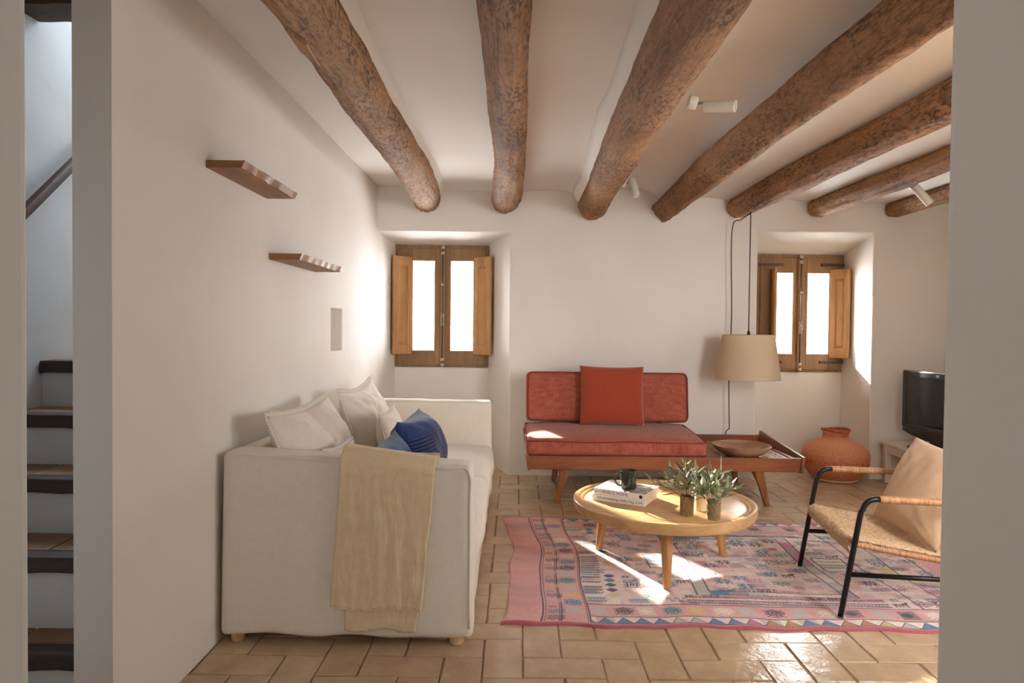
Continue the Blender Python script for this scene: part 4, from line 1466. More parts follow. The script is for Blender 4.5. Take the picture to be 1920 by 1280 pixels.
# ------------------------------------------------------------------ television corner
tt = thing('tv_table', 'low white painted table under the television', 'table', (3.44, 5.45, 0))
MB().hexa([(3.150, 4.95, .322), (3.735, 4.95, .322), (3.735, 5.90, .322), (3.165, 5.90, .322), (3.150, 4.95, .345), (3.735, 4.95, .345), (3.735, 5.90, .345), (3.165, 5.90, .345)]).build('table_top', 'white_paint', tt, .006)
for xx, yy in ((3.200, 5.00), (3.67, 5.00), (3.200, 5.84), (3.67, 5.84)):
    box('leg', xx - .024, xx + .024, yy - .024, yy + .024, .001, .322, 'white_paint', tt, .003)
box('apron', 3.185, 3.20, 5.024, 5.816, .255, .322, 'white_paint', tt)
box('apron', 3.224, 3.646, 4.985, 5.00, .255, .322, 'white_paint', tt)
box('apron', 3.224, 3.646, 5.84, 5.855, .255, .322, 'white_paint', tt)
box('apron', 3.67, 3.685, 5.024, 5.816, .255, .322, 'white_paint', tt)
tvr = math.atan2(5.28 - 5.75, 3.345 - 3.285)
tv = thing('television', 'black flat-screen television on the low white table', 'television', (3.285, 5.77, .345), tvr)
# local x runs along the screen toward the viewer, local y is behind the screen (+x room side)
TVW = .80


def tvm():
    mb = MB()
    n = 24
    v = []
    for i in range(n + 1):
        x = TVW * i / n
        s_ = 1 - (2 * i / n - 1) ** 2
        zb_ = .115 - .052 * s_
        for y in (0, .035):
            v += [(x, y, zb_), (x, y, .625)]
    f = []
    for i in range(n):
        a = i * 4
        f += [(a, a + 4, a + 5, a + 1), (a + 2, a + 3, a + 7, a + 6), (a, a + 2, a + 6, a + 4), (a + 1, a + 5, a + 7, a + 3)]
    f += [(0, 1, 3, 2), (n * 4, n * 4 + 2, n * 4 + 3, n * 4 + 1)]
    return mb.raw(v, f)


tvm().build('housing', 'tv', tv, bevel=.005, local=True, weld=True)
MB().box(.05, TVW - .05, .03, .09, .18, .56).build('rear_shell', 'tv', tv, bevel=.02, local=True)
bz = MB()
for a in ((.0, .045, .155, .62), (TVW - .045, TVW, .155, .62), (.045, TVW - .045, .575, .62), (.045, TVW - .045, .150, .178)):
    bz.box(a[0] + .004, a[1] - .0, -.008, .002, a[2], a[3])
bz.build('bezel', 'tv', tv, bevel=.003, local=True)
MB().box(.045, TVW - .045, -.0035, .001, .178, .575).build('screen', 'screen', tv, local=True)
MB().box(.3, .5, .012, .028, .02, .12).box(.19, .61, -.10, .13, 0.0015, .02).build('stand', 'tv', tv, bevel=.006, local=True)
MB().box(.385, .42, -.0105, -.006, .588, .606).build('badge', 'silver', tv, local=True)

# ------------------------------------------------------------------ rug
RX0, RX1, RY0, RY1 = -.052, 2.42, 2.94, 4.625
CS = .004
NU, NV = int((RX1 - RX0) / CS), int((RY1 - RY0) / CS)
PINK = np.array(lin((.80, .50, .46)))
img = np.zeros((NV + 1, NU + 1, 3)) + np.array(lin((.88, .75, .74)))
pile = np.ones((NV + 1, NU + 1)) * .5
C = {k: np.array(lin(v)) for k, v in dict(dark=(.38, .30, .34), plum=(.46, .34, .42), teal=(.16, .52, .58), blue=(.36, .52, .68), green=(.20, .32, .27), purple=(.38, .24, .46),
     cream=(.91, .87, .81), grey=(.76, .74, .71), yellow=(.86, .74, .52), mag=(.80, .44, .58), hot=(.72, .38, .42), pale=(.90, .81, .79), pinkc=(.86, .64, .63), orange=(.80, .52, .34), lilac=(.66, .56, .62)).items()}
J = lambda m: int(round(m / CS))


def rect(u0, u1, v0, v1, c, a=1.0, h=None):
    s_ = np.s_[max(0, J(v0)):max(0, J(v1)), max(0, J(u0)):max(0, J(u1))]
    img[s_] = img[s_] * (1 - a) + C[c] * a
    if h is not None:
        pile[s_] = h


def bitmap(u, v, rows, c, px=2, h=1.0):
    n, w = len(rows), len(rows[0])
    for r, row in enumerate(rows):
        for q, ch in enumerate(row):
            if ch != '.':
                a, b_ = J(v) + (n - 1 - r) * px, J(u) + q * px
                img[max(0, a):a + px, max(0, b_):b_ + px] = C[c]
                pile[max(0, a):a + px, max(0, b_):b_ + px] = h


MOT = {
 'diamond': ["....xx.....", "..xx..xx...", "xx..xx..xx.", "..xx..xx..x", "xx.xxxx.xx.", "..xx..xx..x", "xx..xx..xx.", "..xx..xx...", "....xx....."],
 'hook': ["x..xxxxx..x", ".xx.....xx.", "..x.xxx.x..", "x.x.x.x.x.x", ".xx.x.x.xx.", "x.x.xxx.x.x", "..x.....x..", ".xx.....xx.", "x..xxxxx..x"],
 'star': ["x..x...x..x", ".x.xx.xx.x.", "..xxx.xxx..", "xxxx...xxxx", "..x.xxx.x..", "xxxx...xxxx", "..xxx.xxx..", ".x.xx.xx.x.", "x..x...x..x"],
 'lattice': ["x.x..x.x..x.x", ".x....x....x.", "x.x..x.x..x.x", ".............", "..x.x..x.x...", "...x....x....", "..x.x..x.x...", "............."],
 'comb': ["xxxxxxxxxxxxx", ".x.x.x.x.x.x.", "x.x.x.x.x.x.."],
 'checker': ["xx..xx..xx", "..xx..xx..", "xx..xx..xx", "..xx..xx..", "xx..xx..xx", "..xx..xx.."],
 'camel': ["........xx", "x.....xxx.", "xxx.xxxxx.", "xxxxxxxx..", "x.x.x..x..", "x.x.x..x..", "x.x.x..x.."],
 'chev': ["x..x..x..x", ".xx.xx.xx.", "x..x..x..x", ".xx.xx.xx.", "x..x..x..x"],
 'loz': ["..xxx..", ".xxxxx.", "xxxxxxx", "xxxxxxx", ".xxxxx.", "..xxx.."],
 'lines': ["xxxxxxxxxxxx", "............", "xxxxxxxxxxxx", "............", "xxxxxxxxxxxx"],
}
KEYS = list(MOT)
CCOL = ['teal', 'green', 'dark', 'blue', 'purple', 'cream', 'grey', 'cream', 'grey', 'plum', 'yellow', 'teal']
RW, RH = RX1 - RX0, RY1 - RY0
rr_ = random.Random(5)
# base patches
for u in np.arange(.38, RW - .2, .095):
    for v in np.arange(.24, RH - .24, .058):
        c = rr_.choice(['pale', 'pale', 'cream', 'grey', 'pinkc', 'pale', 'cream', 'lilac', 'mag' if u > 1.0 and rr_.random() < .35 else 'pale'])
        rect(u + .003, u + .085, v + .004, v + .052, c, .8, .35 + .4 * rr_.random())
# columns of motifs across the field
for u in np.arange(.60, RW - .24, .095):
    for v in np.arange(.26, RH - .30, .062):
        if rr_.random() < .8:
            k = rr_.choice(['diamond', 'hook', 'star', 'lattice', 'checker', 'camel', 'chev', 'lines', 'lattice', 'star'])
            bitmap(u + .002 + rr_.uniform(0, .01), v + rr_.uniform(0, .008), MOT[k], rr_.choice(CCOL), 1 if rr_.random() < .25 else 2)
for v in np.arange(.262, RH - .29, .034):
    bitmap(.395, v, MOT['comb'], rr_.choice(['dark', 'purple', 'green', 'cream', 'teal', 'grey', 'dark', 'cream']), 2)
for v in np.arange(.262, RH - .30, .062):
    bitmap(.515, v + .008, MOT['loz'], rr_.choice(['blue', 'cream', 'yellow', 'purple', 'green', 'teal', 'cream', 'grey']), 2)


def frame(u0, u1, v0, v1, wd, fills):
    rect(u0, u1, v0, v1, 'dark')
    rect(u0 + .008, u1 - .008, v0 + .008, v1 - .008, 'lilac')
    n = 9
    for k in range(n):
        a, b_ = v0 + (v1 - v0) * k / n, v0 + (v1 - v0) * (k + 1) / n
        for (p, q) in ((u0 + .008, u0 + wd - .008), (u1 - wd + .008, u1 - .008)):
            rect(p, q, a, b_, rr_.choice(fills))
    for k in range(7):
        a, b_ = u0 + wd + (u1 - u0 - 2 * wd) * k / 7, u0 + wd + (u1 - u0 - 2 * wd) * (k + 1) / 7
        for (p, q) in ((v0 + .008, v0 + wd * .8 - .008), (v1 - wd * .8 + .008, v1 - .008)):
            rect(a, b_, p, q, rr_.choice(fills))
    rect(u0 + wd - .008, u1 - wd + .008, v0 + wd * .8 - .008, v1 - wd * .8 + .008, 'dark')


# central medallion of nested frames
mu0, mu1, mv0, mv1 = .96, 1.72, .36, RH - .36
keep_i, keep_p = img[J(mv0):J(mv1), J(mu0):J(mu1)].copy(), pile[J(mv0):J(mv1), J(mu0):J(mu1)].copy()
frame(mu0, mu1, mv0, mv1, .07, ['lilac', 'grey', 'cream', 'mag', 'blue', 'pale'])
iu0, iu1, iv0, iv1 = mu0 + .07, mu1 - .07, mv0 + .056, mv1 - .056
img[J(iv0):J(iv1), J(iu0):J(iu1)] = keep_i[J(iv0) - J(mv0):J(iv1) - J(mv0), J(iu0) - J(mu0):J(iu1) - J(mu0)]
pile[J(iv0):J(iv1), J(iu0):J(iu1)] = keep_p[J(iv0) - J(mv0):J(iv1) - J(mv0), J(iu0) - J(mu0):J(iu1) - J(mu0)]
# striped bands before and behind it, and the barred blocks at its sides
for v, sgn in ((.255, 1), (RH - .355, -1)):
    for k, c in enumerate(['purple', 'pinkc', 'dark', 'cream', 'mag', 'purple'] if sgn > 0 else ['dark', 'mag', 'purple', 'cream', 'dark', 'mag']):
        rect(.90, 1.82, v + k * .0165, v + k * .0165 + .012, c, .85)
    for u in np.arange(.90, 1.81, .016):
        rect(u, u + .007, v + .018, v + .026, 'dark')
        rect(u, u + .007, v + .066, v + .074, 'plum')
for u0 in (.775, 1.745):
    v0 = RH / 2 - .12
    rect(u0, u0 + .165, v0, v0 + .22, 'dark')
    for k, c in enumerate(['cream', 'grey', 'blue' if u0 < 1 else 'cream', 'cream']):
        rect(u0 + .007, u0 + .158, v0 + .008 + k * .053, v0 + .008 + k * .053 + .044, c)
# right border lines
for u in (RW - .52, RW - .36, RW - .20):
    rect(u, u + .009, .10, RH - .10, 'dark')
# borders along the long sides
for v0, flip in ((0, False), (RH, True)):
    T = (lambda a, b_: (RH - b_, RH - a)) if flip else (lambda a, b_: (a, b_))
    rect(0, RW, *T(.0, .245), 'pinkc')
    rect(.245, RW - .16, *T(.236, .245), 'dark')
    rect(.235, RW - .16, *T(.100, .108), 'dark')
    rect(.235, RW - .16, *T(.028, .036), 'dark')
    n = 0
    for u in np.arange(.245, RW - .18, .084):
        cA = rr_.choice(['blue', 'blue', 'grey', 'yellow', 'orange', 'grey', 'mag'] if u > .7 else ['blue', 'blue', 'teal'])
        cB = rr_.choice(['cream', 'pale', 'grey', 'mag' if u > 1.1 else 'cream', 'pale'])
        for q in range(21):
            uu = u + q * .004
            hgt = .064 * (1 - abs(q - 10) / 10.5)
            a, b_ = T(.036, .100)
            rect(uu, uu + .004, a, b_, cB)
            a, b_ = T(.036, .036 + hgt)
            rect(uu, uu + .004, a, b_, cA)
            a, b_ = T(.036 + max(0, hgt - .008), .036 + hgt)
            rect(uu, uu + .004, a, b_, 'dark')
            if q % 2 == 0:
                for hh in np.arange(.040, .036 + hgt - .012, .010):
                    a, b_ = T(hh, hh + .004)
                    rect(uu, uu + .004, a, b_, 'dark', .55)
    for i, u in enumerate(np.arange(.39, RW - .24, .118)):
        c = ['grey', 'green', 'cream', 'teal', 'yellow', 'cream', 'grey', 'dark', 'grey', 'cream', 'dark'][i % 11]
        if i % 2:
            bitmap(u, T(.130, .215)[0], MOT['hook'], c, 2)
            bitmap(u + .01, T(.140, .205)[0], MOT['diamond'], c, 2)
        else:
            rect(u, u + .08, *T(.125, .215), c, .6, .8)
            bitmap(u + .006, T(.145, .215)[0], MOT['loz'], c, 2)
# left end: plain flat-weave strip and two motif columns
rect(0, .168, 0, RH, 'pinkc')
rect(.168, .385, .028, RH - .028, 'pinkc')
for u in (.168, .182, .246, .258, .374, .386):
    rect(u, u + .007, .028, RH - .028, 'dark')
for i, v in enumerate(np.arange(.045, RH - .09, .064)):
    bitmap(.196, v, MOT['checker'], ['dark', 'teal', 'dark', 'grey', 'dark', 'teal', 'yellow', 'green', 'blue', 'grey', 'plum', 'teal', 'dark', 'yellow', 'purple', 'grey', 'teal'][i % 17], 1 if i % 3 == 2 else 2)
for i, v in enumerate(np.arange(.115, RH - .12, .094)):
    c = ['grey', 'blue', 'yellow', 'grey', 'teal', 'grey', 'green', 'blue', 'cream', 'dark', 'teal', 'cream', 'grey'][i % 13]
    if c in ('grey', 'cream', 'yellow'):
        rect(.278, .358, v, v + .07, c, .65, .9)
    else:
        bitmap(.273, v, MOT['hook'], c, 2)
        bitmap(.281, v + .004, MOT['diamond'], c, 2)
# right end plain strip
rect(RW - .16, RW, 0, RH, 'pinkc')
rect(0, RW, 0, .022, 'hot')
rect(0, RW, RH - .016, RH, 'hot')
img[:, :J(.168)] *= (1 + .10 * np.sin(np.arange(NV + 1) * .045 + 1) + .05 * rng.rand(NV + 1))[:, None, None]
img *= (.92 + .16 * rng.rand(NV + 1, NU + 1))[:, :, None]
uu, vv_ = np.meshgrid(np.arange(NU + 1) * CS, np.arange(NV + 1) * CS)
t_ = vv_ / RH
X = RX0 + uu + .050 * np.sin(math.pi * np.clip(t_ * 1.05, 0, 1)) * np.clip(1 - uu / .9, 0, 1) + .006 * np.sin(vv_ * 14) * np.clip(1 - uu / .3, 0, 1)
X += .012 * np.sin(vv_ * 7 + uu * 3)
Yv = RY0 + vv_ + (.010 * np.sin(uu * 9) + .006 * np.sin(uu * 23 + 1)) * np.clip(1 - vv_ / .35, 0, 1) - .012 * np.clip(uu, 0, 3) * (1 - t_) - .035 * uu * t_
Yv += .008 * np.sin(uu * 6 + vv_ * 4) * np.clip((vv_) / .3, 0, 1) * np.clip((RH - vv_) / .3, 0, 1)
Zv = .0065 + .0025 * pile + .0012 * rng.rand(NV + 1, NU + 1) + .002 * np.sin(uu * 8 + vv_ * 3) * np.sin(vv_ * 9)
Zv += np.where(uu < .168, .004 * np.maximum(0, np.sin(vv_ * 30 + np.sin(uu * 20))) - .002, 0)
Zv += .006 * np.maximum(0, np.sin(uu * 19)) * np.clip(1 - vv_ / .05, 0, 1)
edge = (uu < CS * .5) | (uu > NU * CS - CS * .5) | (vv_ < CS * .5) | (vv_ > NV * CS - CS * .5)
Zv[edge] = .0005
V = np.stack([X, Yv, Zv], -1).reshape(-1, 3).astype(np.float32)
W1 = NU + 1
ii, jj = np.meshgrid(np.arange(NU), np.arange(NV))
a = (jj * W1 + ii).ravel()
Fq = np.stack([a, a + 1, a + 1 + W1, a + W1], -1).astype(np.int32)
me = bpy.data.meshes.new('rug')
me.vertices.add(len(V))
me.vertices.foreach_set('co', V.ravel())
me.loops.add(Fq.size)
me.loops.foreach_set('vertex_index', Fq.ravel())
me.polygons.add(len(Fq))
me.polygons.foreach_set('loop_start', np.arange(0, Fq.size, 4, dtype=np.int32))
me.polygons.foreach_set('loop_total', np.full(len(Fq), 4, dtype=np.int32))
me.update(calc_edges=True)
me.validate()
ca_ = me.color_attributes.new('weave', 'FLOAT_COLOR', 'POINT')
colr = np.ones((len(V), 4), dtype=np.float32)
colr[:, :3] = np.clip(img.reshape(-1, 3), 0, 1)
ca_.data.foreach_set('color', colr.ravel())
me.materials.append(MAT['rug'])
rug = link(bpy.data.objects.new('rug', me))
tag(rug, 'pink patterned woven wool rug under the round coffee table', 'rug')
RZ = .0095

# ------------------------------------------------------------------ coffee table
tc = (.828, 3.745)
TZ = .36
TR = .492
ct = thing('coffee_table', 'round oak coffee table with raised rim standing on the rug', 'table', (tc[0], tc[1], 0))
top = MB()
top.lathe([(.0001, TZ - .012), (TR - .075, TZ - .012), (TR - .070, TZ - .015), (TR - .052, TZ - .015), (TR - .046, TZ - .008), (TR - .034, TZ - .008), (TR - .026, TZ - .002), (TR - .014, TZ),
           (TR - .005, TZ - .001), (TR, TZ - .006), (TR - .001, TZ - .040), (TR - .010, TZ - .058), (TR - .030, TZ - .062), (.0001, TZ - .062)], 128, (tc[0], tc[1], 0))
top.build('table_top', 'oak', ct)
TOP = TZ - .012
for a in (148, 261, 17):
    r = math.radians(a)
    ux, uy = math.cos(r), math.sin(r)
    fx, fy = tc[0] + .385 * ux, tc[1] + .385 * uy
    tx, ty = tc[0] + .345 * ux, tc[1] + .345 * uy
    L = MB()
    ring = []
    v = []
    for (cx, cy_, z, w_) in ((fx, fy, RZ + .0006, .020), (tx, ty, TZ - .06, .035)):
        for k in range(8):
            t = math.pi / 4 * k + r
            v.append((cx + w_ * math.cos(t), cy_ + w_ * math.sin(t), z))
    L.raw(v, [(k, (k + 1) % 8, 8 + (k + 1) % 8, 8 + k) for k in range(8)], False)
    L.raw(v[:8], [tuple(reversed(range(8)))])
    lg = L.build('leg', 'oak_z', ct, bevel=.004)
    mt = Matrix.Translation((tc[0], tc[1], 0)) @ Matrix.Rotation(r, 4, 'Z')
    br = MB()
    v = []
    for i in range(13):
        t = i / 12
        xx = .02 + .31 * t
        zb_ = TZ - .085 - .085 * t ** 2.2
        for sy in (-.013, .013):
            v += [mt @ Vector((xx, sy, zb_)), mt @ Vector((xx, sy, TZ - .0625 - .03 * t * t))]
    f = []
    for i in range(12):
        q = i * 4
        f += [(q, q + 4, q + 5, q + 1), (q + 2, q + 3, q + 7, q + 6), (q, q + 2, q + 6, q + 4), (q + 1, q + 5, q + 7, q + 3)]
    f += [(0, 1, 3, 2), (48, 50, 51, 49)]
    br.raw(v, f).build('bracket', 'oak', ct)

# books
def text_obj(name, body, size, mtx, mat, parent, extr=.0003):
    cu = bpy.data.curves.new(name, 'FONT')
    cu.body, cu.size, cu.extrude, cu.align_x, cu.align_y = body, size, extr, 'CENTER', 'CENTER'
    cu.materials.append(MAT[mat])
    tmp = link(bpy.data.objects.new('lettering', cu))
    dg_ = bpy.context.evaluated_depsgraph_get()
    me_ = bpy.data.meshes.new_from_object(tmp.evaluated_get(dg_))
    bpy.data.objects.remove(tmp, do_unlink=True)
    me_.name = name
    o = link(bpy.data.objects.new(name, me_))
    o.parent = parent
    o.matrix_local = mtx
    return o


def book(label, loc, rz, w, d, h, title, tsize, tpos, small, spos, upside, logo):
    """local x along the spine (front, y=0), y to the fore edge"""
    b = thing('book', label, 'book', loc, rz, 'books on the coffee table')
    t = .0022
    MB().box(0.003, w - .003, .004, d - .003, t, h - t).build('page_block', 'paper', b, local=True)
    MB().box(0, w, 0, d, 0, t).box(0, w, 0, d, h - t, h).box(0, w, 0, t * 1.3, t, h - t).build('cover', 'cover_white', b, bevel=.0008, local=True)
    up_ = Matrix.Rotation(math.pi / 2, 4, 'X')
    if upside:
        up_ = up_ @ Matrix.Rotation(math.pi, 4, 'Z')
    text_obj('spine_title', title, tsize, Matrix.Translation((tpos, -.0004, h / 2)) @ up_, 'ink', b)
    text_obj('spine_imprint', small, .0105, Matrix.Translation((spos, -.0004, h / 2)) @ up_, 'ink', b)
    if logo:
        m = Matrix.Translation((w - .026, -.0004, h / 2)) @ Matrix.Rotation(math.pi / 2, 4, 'X')
        MB().disc(.0095, 0, 24, m=m).build('logo_disc', 'ink_black', b, local=True)
    return b


brz = math.atan2(3.590 - 3.735, .703 - .440)
book('thick white book at the bottom of the stack, title upside down', (.437, 3.752, TOP + .001), brz, .298, .235, .034, 'The New Mediterranean', .0215, .135, 'gestalten', .268, True, False)
b2 = book('white book on top of the stack under the green mug', (.446, 3.754, TOP + .0358), brz - .02, .296, .232, .032, 'THIS IS HOME', .024, .125, 'natalie walton', .035, False, True)
MB().box(.125, .292, .012, .222, .0320, .0325).build('cover_photo', 'photo', b2, local=True, label='colour photograph printed on the cover')

mug = thing('mug', 'dark green glazed mug standing on the white books', 'mug', (.633, 3.735, TOP + .0685))
MB().lathe([(.0001, .001), (.034, .001), (.041, .004), (.0445, .012), (.0452, .10), (.0445, .103), (.042, .103), (.041, .098), (.040, .015), (.036, .009), (.0001, .008)], 48).build('cup', 'mug', mug, local=True)
hp = []
for i in range(19):
    a = math.radians(78 + 204 * i / 18)
    hp.append((-.044 + .030 * math.cos(a), -.010 - .004 * 0, .055 + .036 * math.sin(a)))
MB().tube(hp, .0052, 10).build('handle', 'mug', mug, local=True)

# ------------------------------------------------------------------ potted olive sprigs
def leaf_mesh(seed):
    r = random.Random(seed)
    n = 8
    v, f = [], []
    bend = r.uniform(-.18, .28)
    for i in range(n + 1):
        t = i / n
        w = .118 * math.sin(math.pi * min(1, t * .98 + .02)) ** .8 * (1.15 - .35 * t)
        z = bend * t * t * .5
        v += [(t, -w, z + .03 * (w > 0.02)), (t, 0, z), (t, w, z + .03 * (w > .02))]
    for i in range(n):
        q = i * 3
        f += [(q, q + 3, q + 4, q + 1), (q + 1, q + 4, q + 5, q + 2)]
    me = bpy.data.meshes.new('leaf')
    me.from_pydata(v, [], f)
    me.polygons.foreach_set('use_smooth', [True] * len(f))
    return me


LEAVES = []
for k in range(8):
    me = leaf_mesh(k)
    me.materials.append(MAT['leaf' if k % 3 else 'leaf_pale'])
    LEAVES.append(me)


def plant(label, loc, r, h, jute, nstems, nleaf, lscale, seed, lean=(0, 0)):
    rnd = random.Random(seed)
    p = thing('potted_plant', label, 'plant', loc, 0, 'potted olive sprigs on the coffee table')
    if jute:
        prof_ = []
        nr = 17
        for i in range(nr):
            z = h * i / nr
            for k in range(4):
                prof_.append((r - .0025 + .0028 * math.sin(math.pi * (k + .5) / 4), z + h / nr * k / 4))
        prof_ = [(.0001, 0.0005), (r - .004, .0005)] + prof_ + [(r, h), (r - .005, h), (r - .007, h - .01), (r - .007, h - .025)]
        MB().lathe(prof_, 40).build('rope_wrapped_pot', 'jute', p, local=True)
    else:
        MB().lathe([(.0001, .0005), (r * .86, .0005), (r * .9, .006), (r, h - .004), (r - .001, h), (r - .004, h), (r - .006, h - .02)], 40).build('ceramic_pot', 'cream_pot', p, local=True)
    MB().disc(r - .006, h - .015, 30).build('soil', 'soil', p, local=True)
    for s_ in range(nstems):
        a = 2 * math.pi * (s_ + rnd.random() * .7) / nstems
        tilt = rnd.uniform(.25, 1.35)
        Ls = lscale * rnd.uniform(1.05, 1.7)
        base = Vector((r * .35 * math.cos(a), r * .35 * math.sin(a), h - .016))
        d0 = Vector((math.cos(a) * tilt + lean[0], math.sin(a) * tilt + lean[1], 1.0)).normalized()
        pts = []
        for i in range(7):
            t = i / 6
            q = base + d0 * Ls * t + Vector((math.cos(a), math.sin(a), -.5)) * (.22 * Ls * t * t * tilt)
            pts.append(q)
        MB().tube(pts, [.0018 - .0012 * i / 6 for i in range(7)], 5).build('stem', 'stem', p, local=True)
        m = nleaf
        for i in range(m):
            t = .28 + .72 * (i + .5) / m
            k = min(5, int(t * 6))
            pos = pts[k].lerp(pts[k + 1], t * 6 - k)
            axis = (pts[k + 1] - pts[k]).normalized()
            ang = i * 2.4 + rnd.uniform(-.4, .4)
            side = axis.orthogonal().normalized()
            side = Matrix.Rotation(ang, 3, axis) @ side
            dirv = (axis * rnd.uniform(.5, 1.0) + side * rnd.uniform(.6, 1.0) * (1.1 - .5 * t)).normalized()
            ln_ = lscale * rnd.uniform(.55, .88)
            y = dirv.cross(Vector((rnd.uniform(-.4, .4), rnd.uniform(-.4, .4), 1))).normalized()
            z = dirv.cross(y)
            mt = Matrix((dirv * ln_, y * ln_, z * ln_)).transposed().to_4x4()
            mt.translation = pos
            o = link(bpy.data.objects.new('leaf', LEAVES[rnd.randrange(8)]))
            o.parent = p
            o.matrix_local = mt
    return p


plant('rope-wrapped pot of olive sprigs, the one nearer the books', (.888, 3.470, TOP), .0345, .098, True, 10, 7, .112, 4, (-.15, .1))
plant('rope-wrapped pot of olive sprigs, the one farther from the books', (1.005, 3.405, TOP), .0355, .096, True, 9, 7, .102, 9, (.05, .1))
plant('cream ceramic pot of olive sprigs behind the two rope-wrapped pots', (.985, 3.565, TOP), .0315, .088, False, 8, 7, .104, 15, (.15, .1))

# ------------------------------------------------------------------ armchair (local x to the back, y toward the window wall)
chr_ = math.radians(-8.0)
ch = thing('armchair', 'black tubular steel armchair with woven cord seat on the rug', 'armchair', (1.475, 3.045, 0), chr_)
RB = .0125
CW = .665


def chair_side(y):
    foot_f, top_f = Vector((0, y, RZ)), Vector((.078, y, .49))
    s = MB()
    pts = [foot_f.lerp(top_f, i / 6) for i in range(7)]
    c0 = top_f
    for i in range(1, 8):
        a = math.pi / 2 * i / 8
        pts.append(Vector((c0.x + .062 * (1 - math.cos(a)) + .006, y, c0.z + .060 * math.sin(a))))
    pts.append(Vector((.16, y, .5505)))
    s.tube(pts, RB, 14)
    s.build('front_leg', 'black', ch, local=True)
    MB().tube([(.16, y, .5505), (.50, y, .5475), (.66, y, .545)], RB, 12).build('arm_tube', 'black', ch, local=True)
    pts = [Vector((.66, y, .545))]
    for i in range(1, 8):
        a = math.pi / 2 * i / 8
        pts.append(Vector((.66 + .06 * math.sin(a), y, .545 - .06 * (1 - math.cos(a)))))
    pts += [Vector((.725, y, .47)), Vector((.79, y, RZ))]
    MB().tube(pts, RB, 14).build('rear_leg', 'black', ch, local=True)
    # rattan wrapping on the arm: fine turns
    pr_ = []
    n = 70
    for i in range(n):
        x = .155 + .47 * i / n
        pr_ += [(x, .0150), (x + .47 / n * .5, .0172)]
    v, f = [], []
    for k, (x, r) in enumerate(pr_):
        for j in range(14):
            a = 2 * math.pi * j / 14
            v.append((x, y + r * math.cos(a), .5495 - .004 * (x - .155) / .47 + r * math.sin(a)))
    for k in range(len(pr_) - 1):
        for j in range(14):
            f.append((k * 14 + j, k * 14 + (j + 1) % 14, (k + 1) * 14 + (j + 1) % 14, (k + 1) * 14 + j))
    f += [tuple(reversed(range(14))), tuple((len(pr_) - 1) * 14 + j for j in range(14))]
    MB().raw(v, f, True).build('armrest_wrap', 'rattan', ch, local=True)
    MB().tube([(.033, y, .207), (.757, y, .207)], .011, 12).build('side_stretcher', 'black', ch, local=True)
    MB().lathe([(.0001, 0), (.0145, 0), (.0145, .008), (.0001, .008)], 16, (foot_f.x, y, RZ - .0015)).build('glide', 'steel', ch, local=True)
    MB().lathe([(.0001, 0), (.0145, 0), (.0145, .008), (.0001, .008)], 16, (.79, y, RZ - .0015)).build('glide', 'steel', ch, local=True)


chair_side(0.0)
chair_side(CW)


def seat_z(x):
    t = max(0, min(1, (x - .035) / .60))
    return .345 - .075 * t + .012 * (1 - t) ** 3


ins = .022
for y in (ins, CW - ins):
    pts = [(.035 + .60 * i / 14, y, seat_z(.035 + .60 * i / 14) - .014) for i in range(15)]
    MB().tube(pts, .0125, 10).build('seat_rail', 'rattan', ch, local=True)
MB().tube([(.047, 0, .335), (.047, CW, .335)], .012, 12).build('front_rail', 'rattan', ch, local=True)
MB().tube([(.640, 0, .262), (.640, CW, .262)], .012, 12).build('rear_rail', 'black', ch, local=True)
sg = MB()
ns = 38
for i in range(ns):
    y = ins + .012 + (CW - 2 * ins - .024) * i / (ns - 1)
    sag = -.022 * (1 - (2 * i / (ns - 1) - 1) ** 2)
    pts = [(.058, y, .285), (.040, y, .300), (.031, y, .325), (.036, y, .345 + sag * .2)]
    for k in range(26):
        x = .055 + .585 * k / 25
        pts.append((x, y + .0008 * math.sin(k * 2 + i), seat_z(x) + .006 + sag * min(1, k / 4) + .0012 * (1 if (k + i) % 2 else -1)))
    sg.tube(pts, .0046, 6, caps=False)
o = sg.build('seat_cords', 'seagrass', ch, local=True)
o['kind'] = 'stuff'
sb = MB()
for k in range(4):
    x = .12 + .50 * k / 3
    pts = [(x, ins + (CW - 2 * ins) * j / 30, seat_z(x) + .004 - .022 * (1 - (2 * j / 30 - 1) ** 2)) for j in range(31)]
    sb.tube(pts, .004, 5, caps=False)
o = sb.build('cross_cords', 'seagrass', ch, local=True)
o['kind'] = 'stuff'
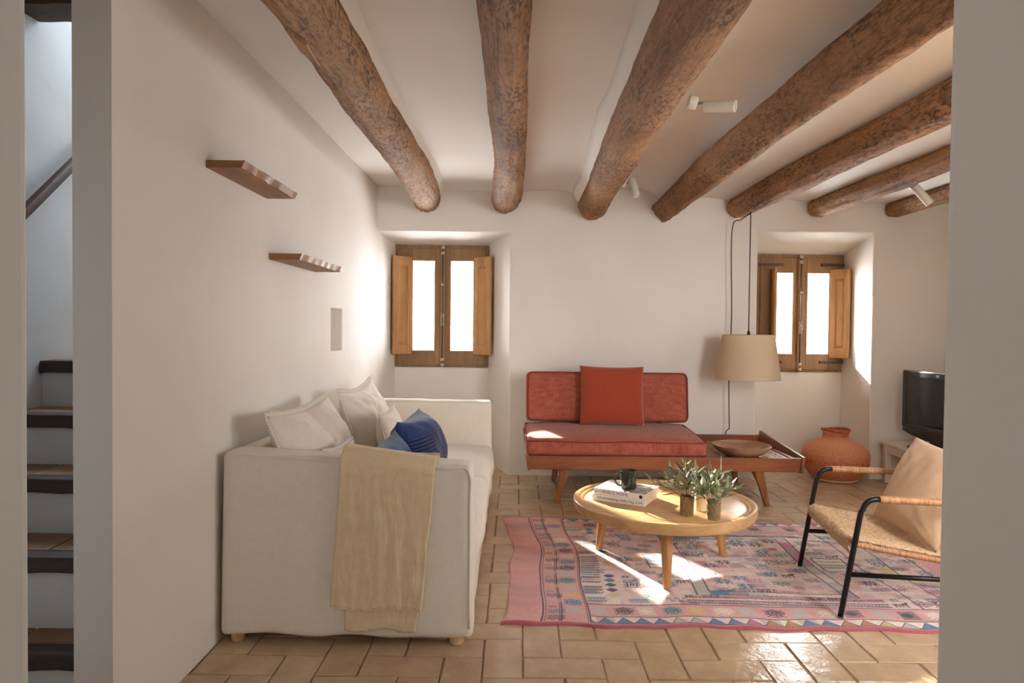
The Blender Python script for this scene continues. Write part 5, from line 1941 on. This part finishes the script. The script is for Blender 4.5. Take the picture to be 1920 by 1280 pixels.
# woven backrest
for y in (ins, CW - ins):
    MB().tube([(.640, y, .262), (.70, y, .42), (.80, y, .72), (.815, y, .78)], .0125, 10).build('back_upright', 'black', ch, local=True)
MB().tube([(.815, ins, .78), (.815, CW - ins, .78)], .0125, 10).build('back_top_rail', 'black', ch, local=True)
bc = MB()
for i in range(ns):
    y = ins + .012 + (CW - 2 * ins - .024) * i / (ns - 1)
    bc.tube([(.640, y, .275), (.705, y, .42), (.80, y, .72), (.815, y, .785)], .0052, 5, caps=False)
o = bc.build('back_cords', 'seagrass', ch, local=True)
o['kind'] = 'stuff'
pillow('cushion', 'tan linen cushion leaning in the woven armchair', .50, .47, .17, (2.0, 3.305, .525), (-.06, 1, .06), (.50, .05, 1), 'tan', seed=61, pinch=.06, wr=.018, N=40)

# ------------------------------------------------------------------ spotlights on the beams
def spot(label, base, bdir, joint, body0, body1, r):
    s = thing('spotlight', label, 'spotlight', base, 0, 'white spotlights on the beams')
    base, joint, body0, body1 = Vector(base), Vector(joint), Vector(body0), Vector(body1)
    bd = Vector(bdir).normalized()
    MB().tube([base - bd * .012, base + bd * .026], .030, 24).build('mount', 'white_metal', s, bevel=.003)
    MB().tube([base + bd * .026, joint], .0055, 10).build('swivel_arm', 'steel', s)
    d = (body1 - body0).normalized()
    q = d.to_track_quat('Z', 'Y').to_matrix().to_4x4()
    L = (body1 - body0).length
    m = Matrix.Translation(body0) @ q
    MB().lathe([(.0001, 0), (r * .96, 0), (r, .003), (r, L - .002), (r - .002, L), (r - .005, L - .001), (r - .006, L - .03), (.0001, L - .035)], 32, m=m).build('lamp_body', 'white_metal', s)
    return s


spot('white cylinder spotlight pointing sideways from the thickest beam', (.788, 3.12, 2.325), (.95, 0, -.25), (.862, 3.10, 2.318), (.845, 3.11, 2.303), (.965, 3.04, 2.283), .026)
spot('white cylinder spotlight pointing down from the thickest beam close to the wall', (.778, 5.05, 2.362), (.95, 0, -.1), (.842, 5.05, 2.375), (.848, 5.05, 2.392), (.883, 5.03, 2.262), .029)
spot('white cylinder spotlight tilted down from the thin beam on the far side', (2.672, 4.65, 2.292), (.7, -.2, -.65), (2.690, 4.62, 2.265), (2.675, 4.62, 2.268), (2.772, 4.60, 2.150), .027)
